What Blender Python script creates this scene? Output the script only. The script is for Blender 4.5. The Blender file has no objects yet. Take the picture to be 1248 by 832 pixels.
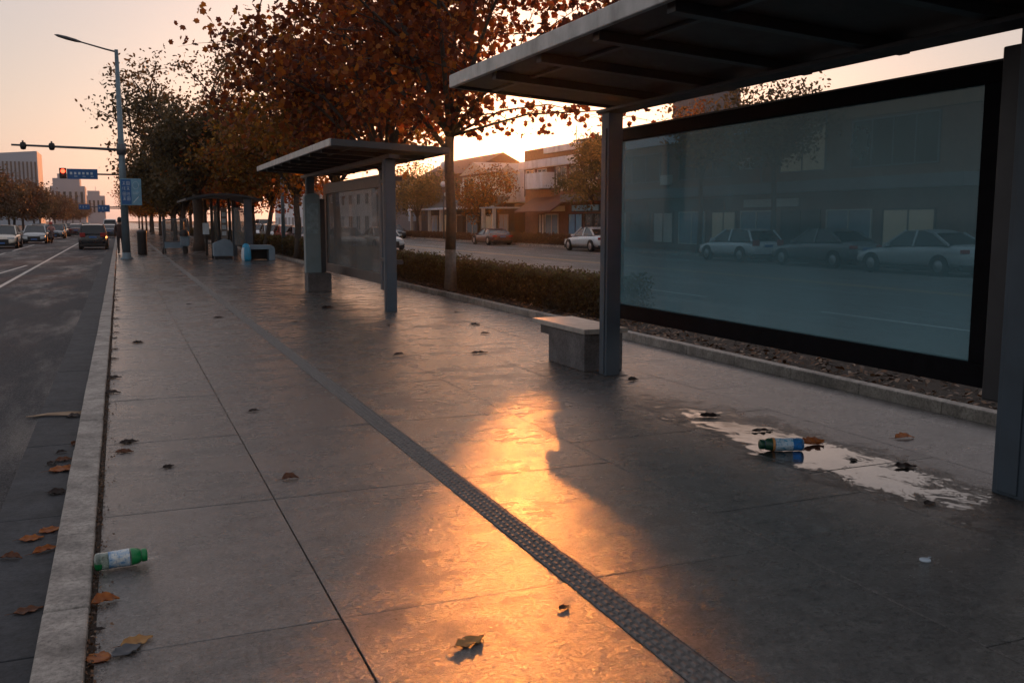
import bpy, math, random
import numpy as np
from mathutils import Vector, Matrix, Euler
R = math.radians
PI = math.pi
random.seed(7)
rng = np.random.default_rng(7)
S = bpy.context.scene
COL = S.collection

# ------------------------------------------------------------------ tagging
def tag(o, label=None, cat=None, group=None, kind=None):
    if label: o['label'] = label
    if cat: o['category'] = cat
    if group: o['group'] = group
    if kind: o['kind'] = kind
    return o

def empty(name, loc, rz=0, label=None, cat=None, group=None):
    o = bpy.data.objects.new(name, None)
    COL.objects.link(o)
    o.location = loc
    o.rotation_euler = (0, 0, rz)
    o.empty_display_size = .2
    return tag(o, label, cat, group)

def copy_tree(o, parent=None, loc=None, rz=None, label=None, group=None, scale=None):
    c = o.copy()
    COL.objects.link(c)
    if parent is not None: c.parent = parent
    if loc is not None: c.location = loc
    if rz is not None: c.rotation_euler = (0, 0, rz)
    if scale is not None: c.scale = (scale, scale, scale)
    if label: c['label'] = label
    if group: c['group'] = group
    for ch in list(o.children):
        copy_tree(ch, c)
    return c

# ------------------------------------------------------------------ materials
def new_mat(name):
    m = bpy.data.materials.new(name)
    m.use_nodes = True
    nt = m.node_tree
    nt.nodes.clear()
    return m, nt, nt.nodes, nt.links

def N(nt, t, **kw):
    n = nt.nodes.new(t)
    for k, v in kw.items():
        if k in n.inputs: n.inputs[k].default_value = v
        else: setattr(n, k, v)
    return n

def noise(nt, vec, scale, detail=4, rough=.55, dist=0):
    n = nt.nodes.new('ShaderNodeTexNoise')
    n.inputs['Scale'].default_value = scale
    n.inputs['Detail'].default_value = detail
    n.inputs['Roughness'].default_value = rough
    n.inputs['Distortion'].default_value = dist
    nt.links.new(vec, n.inputs['Vector'])
    return n.outputs['Fac']

def ramp(nt, fac, stops):
    r = nt.nodes.new('ShaderNodeValToRGB')
    el = r.color_ramp.elements
    while len(el) < len(stops): el.new(.5)
    for e, (p, c) in zip(el, stops):
        e.position = p
        e.color = (c[0], c[1], c[2], 1) if not isinstance(c, (int, float)) else (c, c, c, 1)
    nt.links.new(fac, r.inputs['Fac'])
    return r.outputs['Color']

def math_n(nt, op, a, b=None, c=None, clamp=False):
    n = nt.nodes.new('ShaderNodeMath')
    n.operation = op
    n.use_clamp = clamp
    for i, v in enumerate((a, b, c)):
        if v is None: continue
        if isinstance(v, (int, float)): n.inputs[i].default_value = v
        else: nt.links.new(v, n.inputs[i])
    return n.outputs[0]

def mix_c(nt, fac, a, b, mode='MIX'):
    n = nt.nodes.new('ShaderNodeMix')
    n.data_type = 'RGBA'
    n.blend_type = mode
    for i, v in ((0, fac), (6, a), (7, b)):
        if isinstance(v, (int, float)): n.inputs[i].default_value = v
        elif isinstance(v, (tuple, list)): n.inputs[i].default_value = (v[0], v[1], v[2], 1)
        else: nt.links.new(v, n.inputs[i])
    return n.outputs[2]

def bump(nt, h, strength=.3, dist=.01, normal=None):
    b = nt.nodes.new('ShaderNodeBump')
    b.inputs['Strength'].default_value = strength
    b.inputs['Distance'].default_value = dist
    nt.links.new(h, b.inputs['Height'])
    if normal is not None: nt.links.new(normal, b.inputs['Normal'])
    return b.outputs['Normal']

def geo_pos(nt):
    return nt.nodes.new('ShaderNodeNewGeometry').outputs['Position']

def obj_pos(nt):
    return nt.nodes.new('ShaderNodeTexCoord').outputs['Object']

def stretch(nt, vec, s):
    m = nt.nodes.new('ShaderNodeMapping')
    m.inputs['Scale'].default_value = s
    nt.links.new(vec, m.inputs['Vector'])
    return m.outputs['Vector']

MATS = {}
def pbr(name, col, rough=.5, metal=0, vary=.15, nscale=6, bmp=.1, bscale=40, spec=.5, coat=0, rvary=.12, dirt=None, grain=0):
    """general worn surface: colour drift, roughness drift and a small bump"""
    if name in MATS: return MATS[name]
    m, nt, nd, lk = new_mat(name)
    p = N(nt, 'ShaderNodeBsdfPrincipled')
    out = N(nt, 'ShaderNodeOutputMaterial')
    v = obj_pos(nt)
    f = noise(nt, v, nscale, 6, .6)
    lo = tuple(c * (1 - vary) for c in col); hi = tuple(min(1, c * (1 + vary)) for c in col)
    c = ramp(nt, f, [(.3, lo), (.7, hi)])
    if dirt:
        g = noise(nt, stretch(nt, v, (1, 1, .25)), nscale * .7, 8, .7)
        c = mix_c(nt, ramp(nt, g, [(.5, 0), (.72, .7)]), c, dirt)
    if grain:
        c = mix_c(nt, 1, c, ramp(nt, noise(nt, v, grain, 8, .8), [(.36, .45), (.5, .95), (.66, 1.3)]), 'MULTIPLY')
        c = mix_c(nt, 1, c, ramp(nt, noise(nt, v, 2.3, 9, .7, .8), [(.36, .6), (.56, 1.05)]), 'MULTIPLY')
    lk.new(c, p.inputs['Base Color'])
    r = math_n(nt, 'MULTIPLY_ADD', noise(nt, v, nscale * 3, 5), rvary * 2, rough - rvary, clamp=True)
    lk.new(r, p.inputs['Roughness'])
    p.inputs['Metallic'].default_value = metal
    p.inputs['Specular IOR Level'].default_value = spec
    p.inputs['Coat Weight'].default_value = coat
    if bmp: lk.new(bump(nt, noise(nt, v, bscale, 4), bmp, .004), p.inputs['Normal'])
    lk.new(p.outputs[0], out.inputs[0])
    MATS[name] = m
    return m

def emis(name, col, st):
    m, nt, nd, lk = new_mat(name)
    p = N(nt, 'ShaderNodeBsdfPrincipled')
    p.inputs['Base Color'].default_value = (*col, 1)
    p.inputs['Emission Color'].default_value = (*col, 1)
    p.inputs['Emission Strength'].default_value = st
    out = N(nt, 'ShaderNodeOutputMaterial')
    lk.new(p.outputs[0], out.inputs[0])
    return m

def paving_mat():
    m, nt, nd, lk = new_mat('wet_granite_slabs')
    p = N(nt, 'ShaderNodeBsdfPrincipled'); out = N(nt, 'ShaderNodeOutputMaterial')
    v = geo_pos(nt)
    at = N(nt, 'ShaderNodeAttribute'); at.attribute_name = 'rnd'
    sl = at.outputs['Fac']
    speck = noise(nt, v, 150, 4, .8)
    mott = noise(nt, v, 9, 8, .65)
    big = noise(nt, stretch(nt, v, (1, .7, 1)), .75, 9, .68, .1)
    c = ramp(nt, mott, [(.3, (.26, .242, .233)), (.7, (.50, .47, .455))])
    c = mix_c(nt, 1, c, ramp(nt, sl, [(0, .90), (1, 1.12)]), 'MULTIPLY')
    c = mix_c(nt, 1, c, ramp(nt, noise(nt, v, 34, 8, .8), [(.40, .42), (.5, .98), (.60, 1.35)]), 'MULTIPLY')
    c = mix_c(nt, 1, c, ramp(nt, speck, [(.30, .35), (.5, .85), (.70, 1.25)]), 'MULTIPLY')
    # damp stains, darker where the stone has taken up water
    damp = ramp(nt, big, [(.46, 0), (.60, 1)])
    st2 = noise(nt, stretch(nt, v, (1.2, .8, 1)), 2.2, 9, .7, .15)
    stain = ramp(nt, st2, [(.545, 0), (.59, 1)])
    # large damp area, also carrying painted shade, under the near shelter and open water along its middle
    xyz = N(nt, 'ShaderNodeSeparateXYZ'); lk.new(v, xyz.inputs[0])
    X, Y = xyz.outputs[0], xyz.outputs[1]
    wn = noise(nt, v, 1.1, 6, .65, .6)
    # near-shelter damp, darkened to paint in shade as well: x 2.3..5.0, y < 6.5
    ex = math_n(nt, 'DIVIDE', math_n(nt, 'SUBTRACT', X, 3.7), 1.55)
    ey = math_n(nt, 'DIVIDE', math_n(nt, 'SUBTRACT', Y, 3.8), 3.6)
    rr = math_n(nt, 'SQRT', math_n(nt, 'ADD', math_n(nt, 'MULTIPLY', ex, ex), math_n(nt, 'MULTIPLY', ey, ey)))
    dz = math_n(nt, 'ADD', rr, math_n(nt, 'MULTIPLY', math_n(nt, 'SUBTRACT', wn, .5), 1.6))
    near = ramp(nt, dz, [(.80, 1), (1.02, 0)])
    # puddle: long thin film at x 4.45, y 4..7.2
    pn = noise(nt, stretch(nt, v, (1.25, .8, 1)), 3.6, 14, .78, .9)
    px_ = math_n(nt, 'DIVIDE', math_n(nt, 'SUBTRACT', X, 4.52), .50)
    py_ = math_n(nt, 'DIVIDE', math_n(nt, 'SUBTRACT', Y, 5.4), 2.1)
    pr = math_n(nt, 'SQRT', math_n(nt, 'ADD', math_n(nt, 'MULTIPLY', px_, px_), math_n(nt, 'MULTIPLY', py_, py_)))
    pz = math_n(nt, 'ADD', pr, math_n(nt, 'MULTIPLY', math_n(nt, 'SUBTRACT', pn, .5), 3.0))
    pud = ramp(nt, pz, [(.60, 1), (.72, .75), (.98, 0)])
    pn2 = noise(nt, stretch(nt, v, (1, .8, 1)), 2.1, 7, .6, .7)
    pool = ramp(nt, pn2, [(.655, 0), (.70, 1)])          # small pools elsewhere
    mid = ramp(nt, math_n(nt, 'MULTIPLY_ADD', math_n(nt, 'SUBTRACT', wn, .5), .35, math_n(nt, 'DIVIDE', X, 6.5)), [(.16, .25), (.36, 1), (.78, 1), (.92, .45)])
    broad = ramp(nt, noise(nt, stretch(nt, v, (.9, 1.1, 1)), 1.25, 10, .72, .15), [(.40, 0), (.56, 1)])
    dmp = math_n(nt, 'MAXIMUM', math_n(nt, 'MULTIPLY', damp, .6), math_n(nt, 'MULTIPLY', math_n(nt, 'MULTIPLY', broad, mid), .85))
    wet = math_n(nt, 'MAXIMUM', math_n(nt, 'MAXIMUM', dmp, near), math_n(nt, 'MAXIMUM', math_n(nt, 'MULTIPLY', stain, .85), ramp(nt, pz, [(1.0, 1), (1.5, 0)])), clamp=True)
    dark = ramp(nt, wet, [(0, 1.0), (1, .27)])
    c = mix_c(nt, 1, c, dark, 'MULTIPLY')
    c = mix_c(nt, 1, c, ramp(nt, noise(nt, v, 2.7, 12, .8, .1), [(.38, .72), (.50, 1.0), (.66, 1.15)]), 'MULTIPLY')
    c = mix_c(nt, pud, c, (.035, .033, .032))
    lk.new(c, p.inputs['Base Color'])
    bl = noise(nt, stretch(nt, v, (.9, 1.1, 1)), 1.6, 12, .78, .12)
    bl = math_n(nt, 'ADD', bl, math_n(nt, 'MULTIPLY_ADD', sl, .07, -.035))
    rb = math_n(nt, 'MULTIPLY_ADD', mott, .22, ramp(nt, bl, [(.38, .44), (.5, .30), (.62, .16)]))
    r1 = math_n(nt, 'MAXIMUM', math_n(nt, 'MULTIPLY_ADD', wet, -.16, rb), .14)
    water = math_n(nt, 'MAXIMUM', pud, math_n(nt, 'MULTIPLY', pool, .55))
    inv = math_n(nt, 'SUBTRACT', 1, water)
    r2 = math_n(nt, 'MULTIPLY_ADD', inv, r1, math_n(nt, 'MULTIPLY', water, .06))
    lk.new(r2, p.inputs['Roughness'])
    p.inputs['IOR'].default_value = 1.6
    grit = noise(nt, v, 55, 5, .75)
    hh = math_n(nt, 'ADD', math_n(nt, 'MULTIPLY', speck, .6), math_n(nt, 'MULTIPLY', grit, 1.3))
    blot = ramp(nt, bl, [(.38, .10), (.50, .42), (.62, .95)])
    lk.new(math_n(nt, 'MULTIPLY', math_n(nt, 'MULTIPLY_ADD', wet, .55, blot), ramp(nt, grit, [(.38, .35), (.62, 1.25)])), p.inputs['Specular IOR Level'])
    hh = math_n(nt, 'MULTIPLY', hh, inv)
    n1 = bump(nt, hh, .8, .004)
    n2 = bump(nt, noise(nt, v, 5, 6, .65), .10, .012, n1)
    lk.new(n2, p.inputs['Normal'])
    lk.new(p.outputs[0], out.inputs[0])
    return m

def asphalt_mat(name, base=(.050, .050, .052), r0=.36, warm=False):
    m, nt, nd, lk = new_mat(name)
    p = N(nt, 'ShaderNodeBsdfPrincipled'); out = N(nt, 'ShaderNodeOutputMaterial')
    v = geo_pos(nt)
    g = noise(nt, v, 62, 6, .8)
    b = noise(nt, stretch(nt, v, (1, .22, 1)), .8, 10, .7, .1)
    c = ramp(nt, g, [(.36, tuple(x * .35 for x in base)), (.52, base), (.64, tuple(x * 2.6 for x in base))])
    c = mix_c(nt, 1, c, ramp(nt, b, [(.35, .72), (.65, 1.0)]), 'MULTIPLY')
    lk.new(c, p.inputs['Base Color'])
    vor = N(nt, 'ShaderNodeTexVoronoi'); vor.inputs['Scale'].default_value = 75
    lk.new(v, vor.inputs['Vector'])
    pol = ramp(nt, b, [(.38, -.7), (.50, .9)])
    lk.new(math_n(nt, 'ADD', math_n(nt, 'MULTIPLY_ADD', pol, .22, r0), math_n(nt, 'MULTIPLY_ADD', g, .5, -.25)), p.inputs['Roughness'])
    lk.new(math_n(nt, 'MULTIPLY', ramp(nt, b, [(.36, .5), (.54, .16)]), ramp(nt, g, [(.4, .3), (.6, 1.2)])), p.inputs['Specular IOR Level'])
    h = math_n(nt, 'ADD', g, math_n(nt, 'MULTIPLY', vor.outputs['Distance'], 1.2))
    lk.new(bump(nt, h, 1.0, .012), p.inputs['Normal'])
    lk.new(p.outputs[0], out.inputs[0])
    return m

def soil_mat():
    m, nt, nd, lk = new_mat('leaf_strewn_soil')
    p = N(nt, 'ShaderNodeBsdfPrincipled', Roughness=.9); out = N(nt, 'ShaderNodeOutputMaterial')
    v = geo_pos(nt)
    c = ramp(nt, noise(nt, v, 14, 8, .7), [(.3, (.018, .013, .010)), (.6, (.05, .037, .027)), (.8, (.09, .065, .045))])
    lk.new(c, p.inputs['Base Color'])
    lk.new(bump(nt, noise(nt, v, 30, 8, .7), 1, .04), p.inputs['Normal'])
    lk.new(p.outputs[0], out.inputs[0])
    return m

def leaf_mat(name, stops, trans=.45):
    m, nt, nd, lk = new_mat(name)
    at = N(nt, 'ShaderNodeAttribute'); at.attribute_name = 'rnd'
    c = ramp(nt, at.outputs['Fac'], stops)
    d = N(nt, 'ShaderNodeBsdfPrincipled', Roughness=.55)
    lk.new(c, d.inputs['Base Color'])
    t = N(nt, 'ShaderNodeBsdfTranslucent')
    lk.new(mix_c(nt, 1, c, (1.0, .80, .55), 'MULTIPLY'), t.inputs['Color'])
    mx = N(nt, 'ShaderNodeMixShader'); mx.inputs[0].default_value = trans
    lk.new(d.outputs[0], mx.inputs[1]); lk.new(t.outputs[0], mx.inputs[2])
    out = N(nt, 'ShaderNodeOutputMaterial')
    lk.new(mx.outputs[0], out.inputs[0])
    return m

def glass_mat(name, tint, diff, fdiff, rough=.05, streak=True):
    m, nt, nd, lk = new_mat(name)
    tr = N(nt, 'ShaderNodeBsdfTransparent'); tr.inputs[0].default_value = (*tint, 1)
    df = N(nt, 'ShaderNodeBsdfDiffuse')
    v = obj_pos(nt)
    n = noise(nt, v, 1.3, 5, .6)
    lk.new(ramp(nt, n, [(.3, tuple(x * .85 for x in diff)), (.7, tuple(x * 1.15 for x in diff))]), df.inputs['Color'])
    m1 = N(nt, 'ShaderNodeMixShader'); m1.inputs[0].default_value = fdiff
    if streak:
        lk.new(math_n(nt, 'MULTIPLY_ADD', n, .10, fdiff - .05), m1.inputs[0])
    lk.new(tr.outputs[0], m1.inputs[1]); lk.new(df.outputs[0], m1.inputs[2])
    gl = N(nt, 'ShaderNodeBsdfGlossy'); gl.inputs['Roughness'].default_value = rough
    fr = N(nt, 'ShaderNodeLayerWeight'); fr.inputs['Blend'].default_value = .5
    sch = math_n(nt, 'MULTIPLY_ADD', math_n(nt, 'POWER', fr.outputs['Facing'], 5), .38, .02)
    m2 = N(nt, 'ShaderNodeMixShader')
    lk.new(sch, m2.inputs[0]); lk.new(m1.outputs[0], m2.inputs[1]); lk.new(gl.outputs[0], m2.inputs[2])
    out = N(nt, 'ShaderNodeOutputMaterial'); lk.new(m2.outputs[0], out.inputs[0])
    return m

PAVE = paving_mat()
ASPH = asphalt_mat('wet_asphalt', (.048, .051, .060), .42)
ASPH2 = asphalt_mat('pale_worn_asphalt', (.19, .175, .165), .34)
SOIL = soil_mat()
KERB = pbr('kerb_stone', (.33, .30, .27), .65, vary=.3, nscale=5, bmp=.5, bscale=60, dirt=(.12, .10, .085), grain=38)
GUT = pbr('gutter_concrete', (.032, .036, .044), .75, vary=.3, nscale=4, bmp=.6, bscale=60, grain=34)
DIRT = pbr('packed_joint_dirt', (.045, .028, .018), .85, vary=.4, nscale=30, bmp=.6)
TACT = pbr('tactile_stone', (.125, .117, .112), .55, vary=.4, nscale=20, bmp=.3, bscale=160)
PAINT = pbr('road_paint', (.50, .49, .46), .6, vary=.3, nscale=9, dirt=(.12, .12, .12))
YPAINT = pbr('yellow_road_paint', (.50, .30, .10), .6, vary=.25, nscale=9, dirt=(.14, .12, .10))
STEEL = pbr('blue_grey_coated_steel', (.042, .064, .088), .5, .1, vary=.18, nscale=3, bmp=.08, bscale=120, dirt=(.05, .05, .055))
STEELD = pbr('dark_coated_steel', (.035, .037, .043), .45, .3, vary=.2, nscale=3, bmp=.06)
FASC = pbr('brushed_roof_edge', (.42, .41, .40), .45, .1, vary=.25, nscale=5, bmp=.2, bscale=60, dirt=(.12, .11, .10))
SOFF = pbr('soffit_panel', (.055, .047, .046), .6, 0, vary=.2, nscale=2, bmp=.12, bscale=30, dirt=(.06, .05, .045))
BLACKF = pbr('black_enamel_border', (.006, .006, .008), .7, 0, vary=.3, nscale=8, bmp=.02, spec=.05)
FRAMB = pbr('brown_anodised_frame', (.062, .052, .050), .45, .3, vary=.2)
CONC = pbr('bench_concrete', (.115, .112, .118), .7, vary=.22, nscale=4, bmp=.5, bscale=80, dirt=(.07, .062, .055), grain=40)
CAPST = pbr('bench_cap_stone', (.36, .33, .30), .5, vary=.18, nscale=8, bmp=.25, bscale=90, dirt=(.2, .17, .14))
GLASS = glass_mat('teal_frosted_glass', (.62, .76, .82), (.21, .41, .47), .36)
GLASS2 = glass_mat('smoked_glass', (.80, .80, .78), (.28, .29, .29), .34)
GLASS3 = glass_mat('clear_dusty_glass', (.80, .82, .82), (.16, .18, .19), .22)
KIOSK = pbr('teal_grey_panel', (.16, .215, .235), .35, .2, vary=.15, nscale=2, bmp=.03)
LBLUE = pbr('light_blue_panel', (.16, .23, .29), .5, .1, vary=.15, nscale=3)
BARK = pbr('dark_bark', (.060, .046, .038), .85, vary=.35, nscale=12, bmp=1.0, bscale=30)
BARKW = pbr('limewashed_bark', (.15, .13, .115), .85, vary=.25, nscale=14, bmp=.9, bscale=35, dirt=(.09, .07, .055))
POLE = pbr('teal_galvanised_pole', (.135, .19, .225), .45, .4, vary=.2, nscale=4, dirt=(.08, .09, .10))
POLED = pbr('grey_pole', (.10, .10, .11), .5, .4)
SIGNB = pbr('sign_blue', (.012, .10, .30), .4, vary=.1)
SIGNL = pbr('sign_light_blue', (.14, .30, .42), .4, vary=.2)
SIGNW = pbr('sign_white', (.52, .60, .66), .45)
BLACK = pbr('matt_black', (.012, .012, .014), .6)
RUBBER = pbr('tyre_rubber', (.015, .015, .016), .8)
RIM = pbr('alloy_rim', (.35, .35, .36), .35, .8)
CARGL = pbr('car_glass', (.018, .026, .032), .06, 0, vary=.1, bmp=0, rvary=.02)
RED = emis('lit_red_signal', (1.0, .05, .02), 3.0)
TAIL = pbr('tail_lamp_red', (.30, .01, .01), .25)
HEADL = pbr('head_lamp_glass', (.55, .58, .60), .15, .2)
SKIN = pbr('skin', (.42, .26, .19), .6)

# ------------------------------------------------------------------ mesh builder
class MB:
    def __init__(s): s.v = []; s.f = []; s.m = []; s.sm = []
    def add(s, verts, faces, mi=0, smooth=False):
        b = len(s.v)
        s.v += [tuple(q) for q in verts]
        s.f += [tuple(b + i for i in f) for f in faces]
        s.m += [mi] * len(faces); s.sm += [smooth] * len(faces)
        return s
    def box(s, x0, x1, y0, y1, z0, z1, mi=0, mat=None):
        vs = [Vector((x, y, z)) for z in (z0, z1) for y in (y0, y1) for x in (x0, x1)]
        if mat is not None: vs = [mat @ q for q in vs]
        return s.add(vs, [(0, 2, 3, 1), (4, 5, 7, 6), (0, 1, 5, 4), (2, 6, 7, 3), (0, 4, 6, 2), (1, 3, 7, 5)], mi)
    def bar(s, a, b, w, h, mi=0, up=(0, 0, 1)):
        a, b = Vector(a), Vector(b); d = (b - a); L = d.length; d.normalize()
        u = Vector(up)
        if abs(d.dot(u)) > .98: u = Vector((1, 0, 0))
        x = d.cross(u).normalized(); z = x.cross(d)
        M = Matrix((x, d, z)).transposed().to_4x4(); M.translation = a
        return s.box(-w / 2, w / 2, 0, L, -h / 2, h / 2, mi, M)
    def tube(s, pts, radii, n=8, mi=0, cap=True):
        pts = [Vector(p) for p in pts]
        if isinstance(radii, (int, float)): radii = [radii] * len(pts)
        rings = []; prev = None
        for i, p in enumerate(pts):
            d = (pts[min(i + 1, len(pts) - 1)] - pts[max(i - 1, 0)]).normalized()
            if prev is None:
                ref = Vector((0, 0, 1)) if abs(d.z) < .9 else Vector((1, 0, 0))
                x = d.cross(ref).normalized()
            else:
                x = (prev - d * prev.dot(d)).normalized()
            prev = x; y = d.cross(x)
            rings.append([p + (x * math.cos(2 * PI * k / n) + y * math.sin(2 * PI * k / n)) * radii[i] for k in range(n)])
        vs = [q for r in rings for q in r]
        fs = [(i * n + k, i * n + (k + 1) % n, (i + 1) * n + (k + 1) % n, (i + 1) * n + k) for i in range(len(pts) - 1) for k in range(n)]
        if cap: fs += [tuple(range(n))[::-1], tuple((len(pts) - 1) * n + k for k in range(n))]
        return s.add(vs, fs, mi, True)
    def lathe(s, prof, n=16, mi=0, M=None):
        vs = [Vector((r * math.cos(2 * PI * k / n), r * math.sin(2 * PI * k / n), z)) for r, z in prof for k in range(n)]
        if M is not None: vs = [M @ q for q in vs]
        fs = [(i * n + k, i * n + (k + 1) % n, (i + 1) * n + (k + 1) % n, (i + 1) * n + k) for i in range(len(prof) - 1) for k in range(n)]
        return s.add(vs, fs, mi, True)
    def prism(s, poly, y0, y1, mi=0):
        """poly in (x,z), extruded along y"""
        n = len(poly)
        vs = [(x, y0, z) for x, z in poly] + [(x, y1, z) for x, z in poly]
        fs = [tuple(range(n)), tuple(range(2 * n - 1, n - 1, -1))] + [(i, i + n, (i + 1) % n + n, (i + 1) % n) for i in range(n)]
        return s.add(vs, fs, mi)
    def build(s, name, mats, parent=None, bevel=0, loc=None, subsurf=0, rnd=False):
        me = bpy.data.meshes.new(name)
        me.from_pydata(s.v, [], s.f)
        if not isinstance(mats, (list, tuple)): mats = [mats]
        for m in mats: me.materials.append(m)
        me.polygons.foreach_set('material_index', s.m)
        me.polygons.foreach_set('use_smooth', s.sm)
        me.update()
        import bmesh
        bm = bmesh.new(); bm.from_mesh(me)
        bmesh.ops.recalc_face_normals(bm, faces=bm.faces)
        bm.to_mesh(me); bm.free()
        o = bpy.data.objects.new(name, me)
        COL.objects.link(o)
        if parent is not None: o.parent = parent
        if loc is not None: o.location = loc
        if bevel:
            b = o.modifiers.new('Bevel', 'BEVEL'); b.width = bevel; b.segments = 2; b.limit_method = 'ANGLE'
        if subsurf:
            b = o.modifiers.new('Sub', 'SUBSURF'); b.levels = subsurf; b.render_levels = subsurf
        return o

def struct(o, name=None):
    o['kind'] = 'structure'
    return o

# ------------------------------------------------------------------ leaf clouds (vectorised)
LEAF_STAR = np.array([(0, -.46, 0), (.20, -.34, .03), (.44, -.16, -.05), (.36, .04, .05), (.38, .28, -.07), (.17, .30, .05), (.03, .52, -.06), (-.15, .27, .06), (-.34, .30, -.06), (-.33, .02, .05), (-.46, -.20, -.06), (-.18, -.30, .04)])
LEAF_OVAL = np.array([(0, -.5, 0), (.24, -.12, .05), (.2, .22, .05), (0, .5, 0), (-.2, .22, .05), (-.24, -.12, .05)])
LEAF_QUAD = np.array([(0, -.5, 0), (.34, .05, .1), (0, .5, 0), (-.34, -.05, .08)])

def rand_rot(n, flat=0):
    a = rng.uniform(0, 2 * PI, n); b = np.arccos(rng.uniform(-1, 1, n)) * (1 - flat); c = rng.uniform(0, 2 * PI, n)
    ca, sa, cb, sb, cc, sc = np.cos(a), np.sin(a), np.cos(b), np.sin(b), np.cos(c), np.sin(c)
    Rz = np.zeros((n, 3, 3)); Rz[:, 0, 0] = ca; Rz[:, 0, 1] = -sa; Rz[:, 1, 0] = sa; Rz[:, 1, 1] = ca; Rz[:, 2, 2] = 1
    Rx = np.zeros((n, 3, 3)); Rx[:, 0, 0] = 1; Rx[:, 1, 1] = cb; Rx[:, 1, 2] = -sb; Rx[:, 2, 1] = sb; Rx[:, 2, 2] = cb
    Rw = np.zeros((n, 3, 3)); Rw[:, 0, 0] = cc; Rw[:, 0, 1] = -sc; Rw[:, 1, 0] = sc; Rw[:, 1, 1] = cc; Rw[:, 2, 2] = 1
    return Rz @ Rx @ Rw

def leaf_cloud(name, pos, size, mat, tmpl=LEAF_OVAL, parent=None, flat=0, val=None):
    n = len(pos); k = len(tmpl)
    sz = size * rng.uniform(.65, 1.3, n)
    V = np.einsum('nij,kj->nki', rand_rot(n, flat), tmpl) * sz[:, None, None] + pos[:, None, :]
    me = bpy.data.meshes.new(name)
    me.vertices.add(n * k); me.vertices.foreach_set('co', V.reshape(-1))
    me.loops.add(n * k); me.loops.foreach_set('vertex_index', np.arange(n * k, dtype=np.int32))
    me.polygons.add(n)
    me.polygons.foreach_set('loop_start', np.arange(0, n * k, k, dtype=np.int32))
    me.polygons.foreach_set('loop_total', np.full(n, k, dtype=np.int32))
    me.update(calc_edges=True)
    a = me.attributes.new('rnd', 'FLOAT', 'FACE')
    if val is None: val = rng.random(n)
    a.data.foreach_set('value', np.clip(val, 0, 1).astype(np.float32))
    me.materials.append(mat)
    o = bpy.data.objects.new(name, me)
    COL.objects.link(o)
    if parent is not None: o.parent = parent
    return o

RUST = leaf_mat('rust_leaves', [(0, (.07, .022, .016)), (.35, (.19, .045, .018)), (.7, (.34, .095, .022)), (1, (.50, .20, .03))], .6)
OCHRE = leaf_mat('ochre_leaves', [(0, (.08, .050, .016)), (.45, (.22, .12, .022)), (.75, (.28, .07, .020)), (1, (.50, .28, .035))], .6)
DULL = leaf_mat('dull_green_brown_leaves', [(0, (.055, .048, .028)), (.5, (.12, .092, .045)), (1, (.20, .13, .055))], .5)
BROWN = leaf_mat('brown_leaves', [(0, (.06, .038, .026)), (.5, (.12, .068, .036)), (1, (.18, .095, .042))], .3)
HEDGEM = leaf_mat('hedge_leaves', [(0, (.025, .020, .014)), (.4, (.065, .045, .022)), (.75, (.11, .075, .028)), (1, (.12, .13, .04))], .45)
LITTER = leaf_mat('dead_leaf_litter', [(0, (.030, .018, .012)), (.5, (.09, .045, .022)), (.85, (.17, .08, .035)), (1, (.26, .19, .13))], .15)
GREENL = leaf_mat('green_brown_leaves', [(0, (.06, .065, .028)), (.5, (.12, .115, .045)), (1, (.22, .17, .06))], .5)

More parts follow.
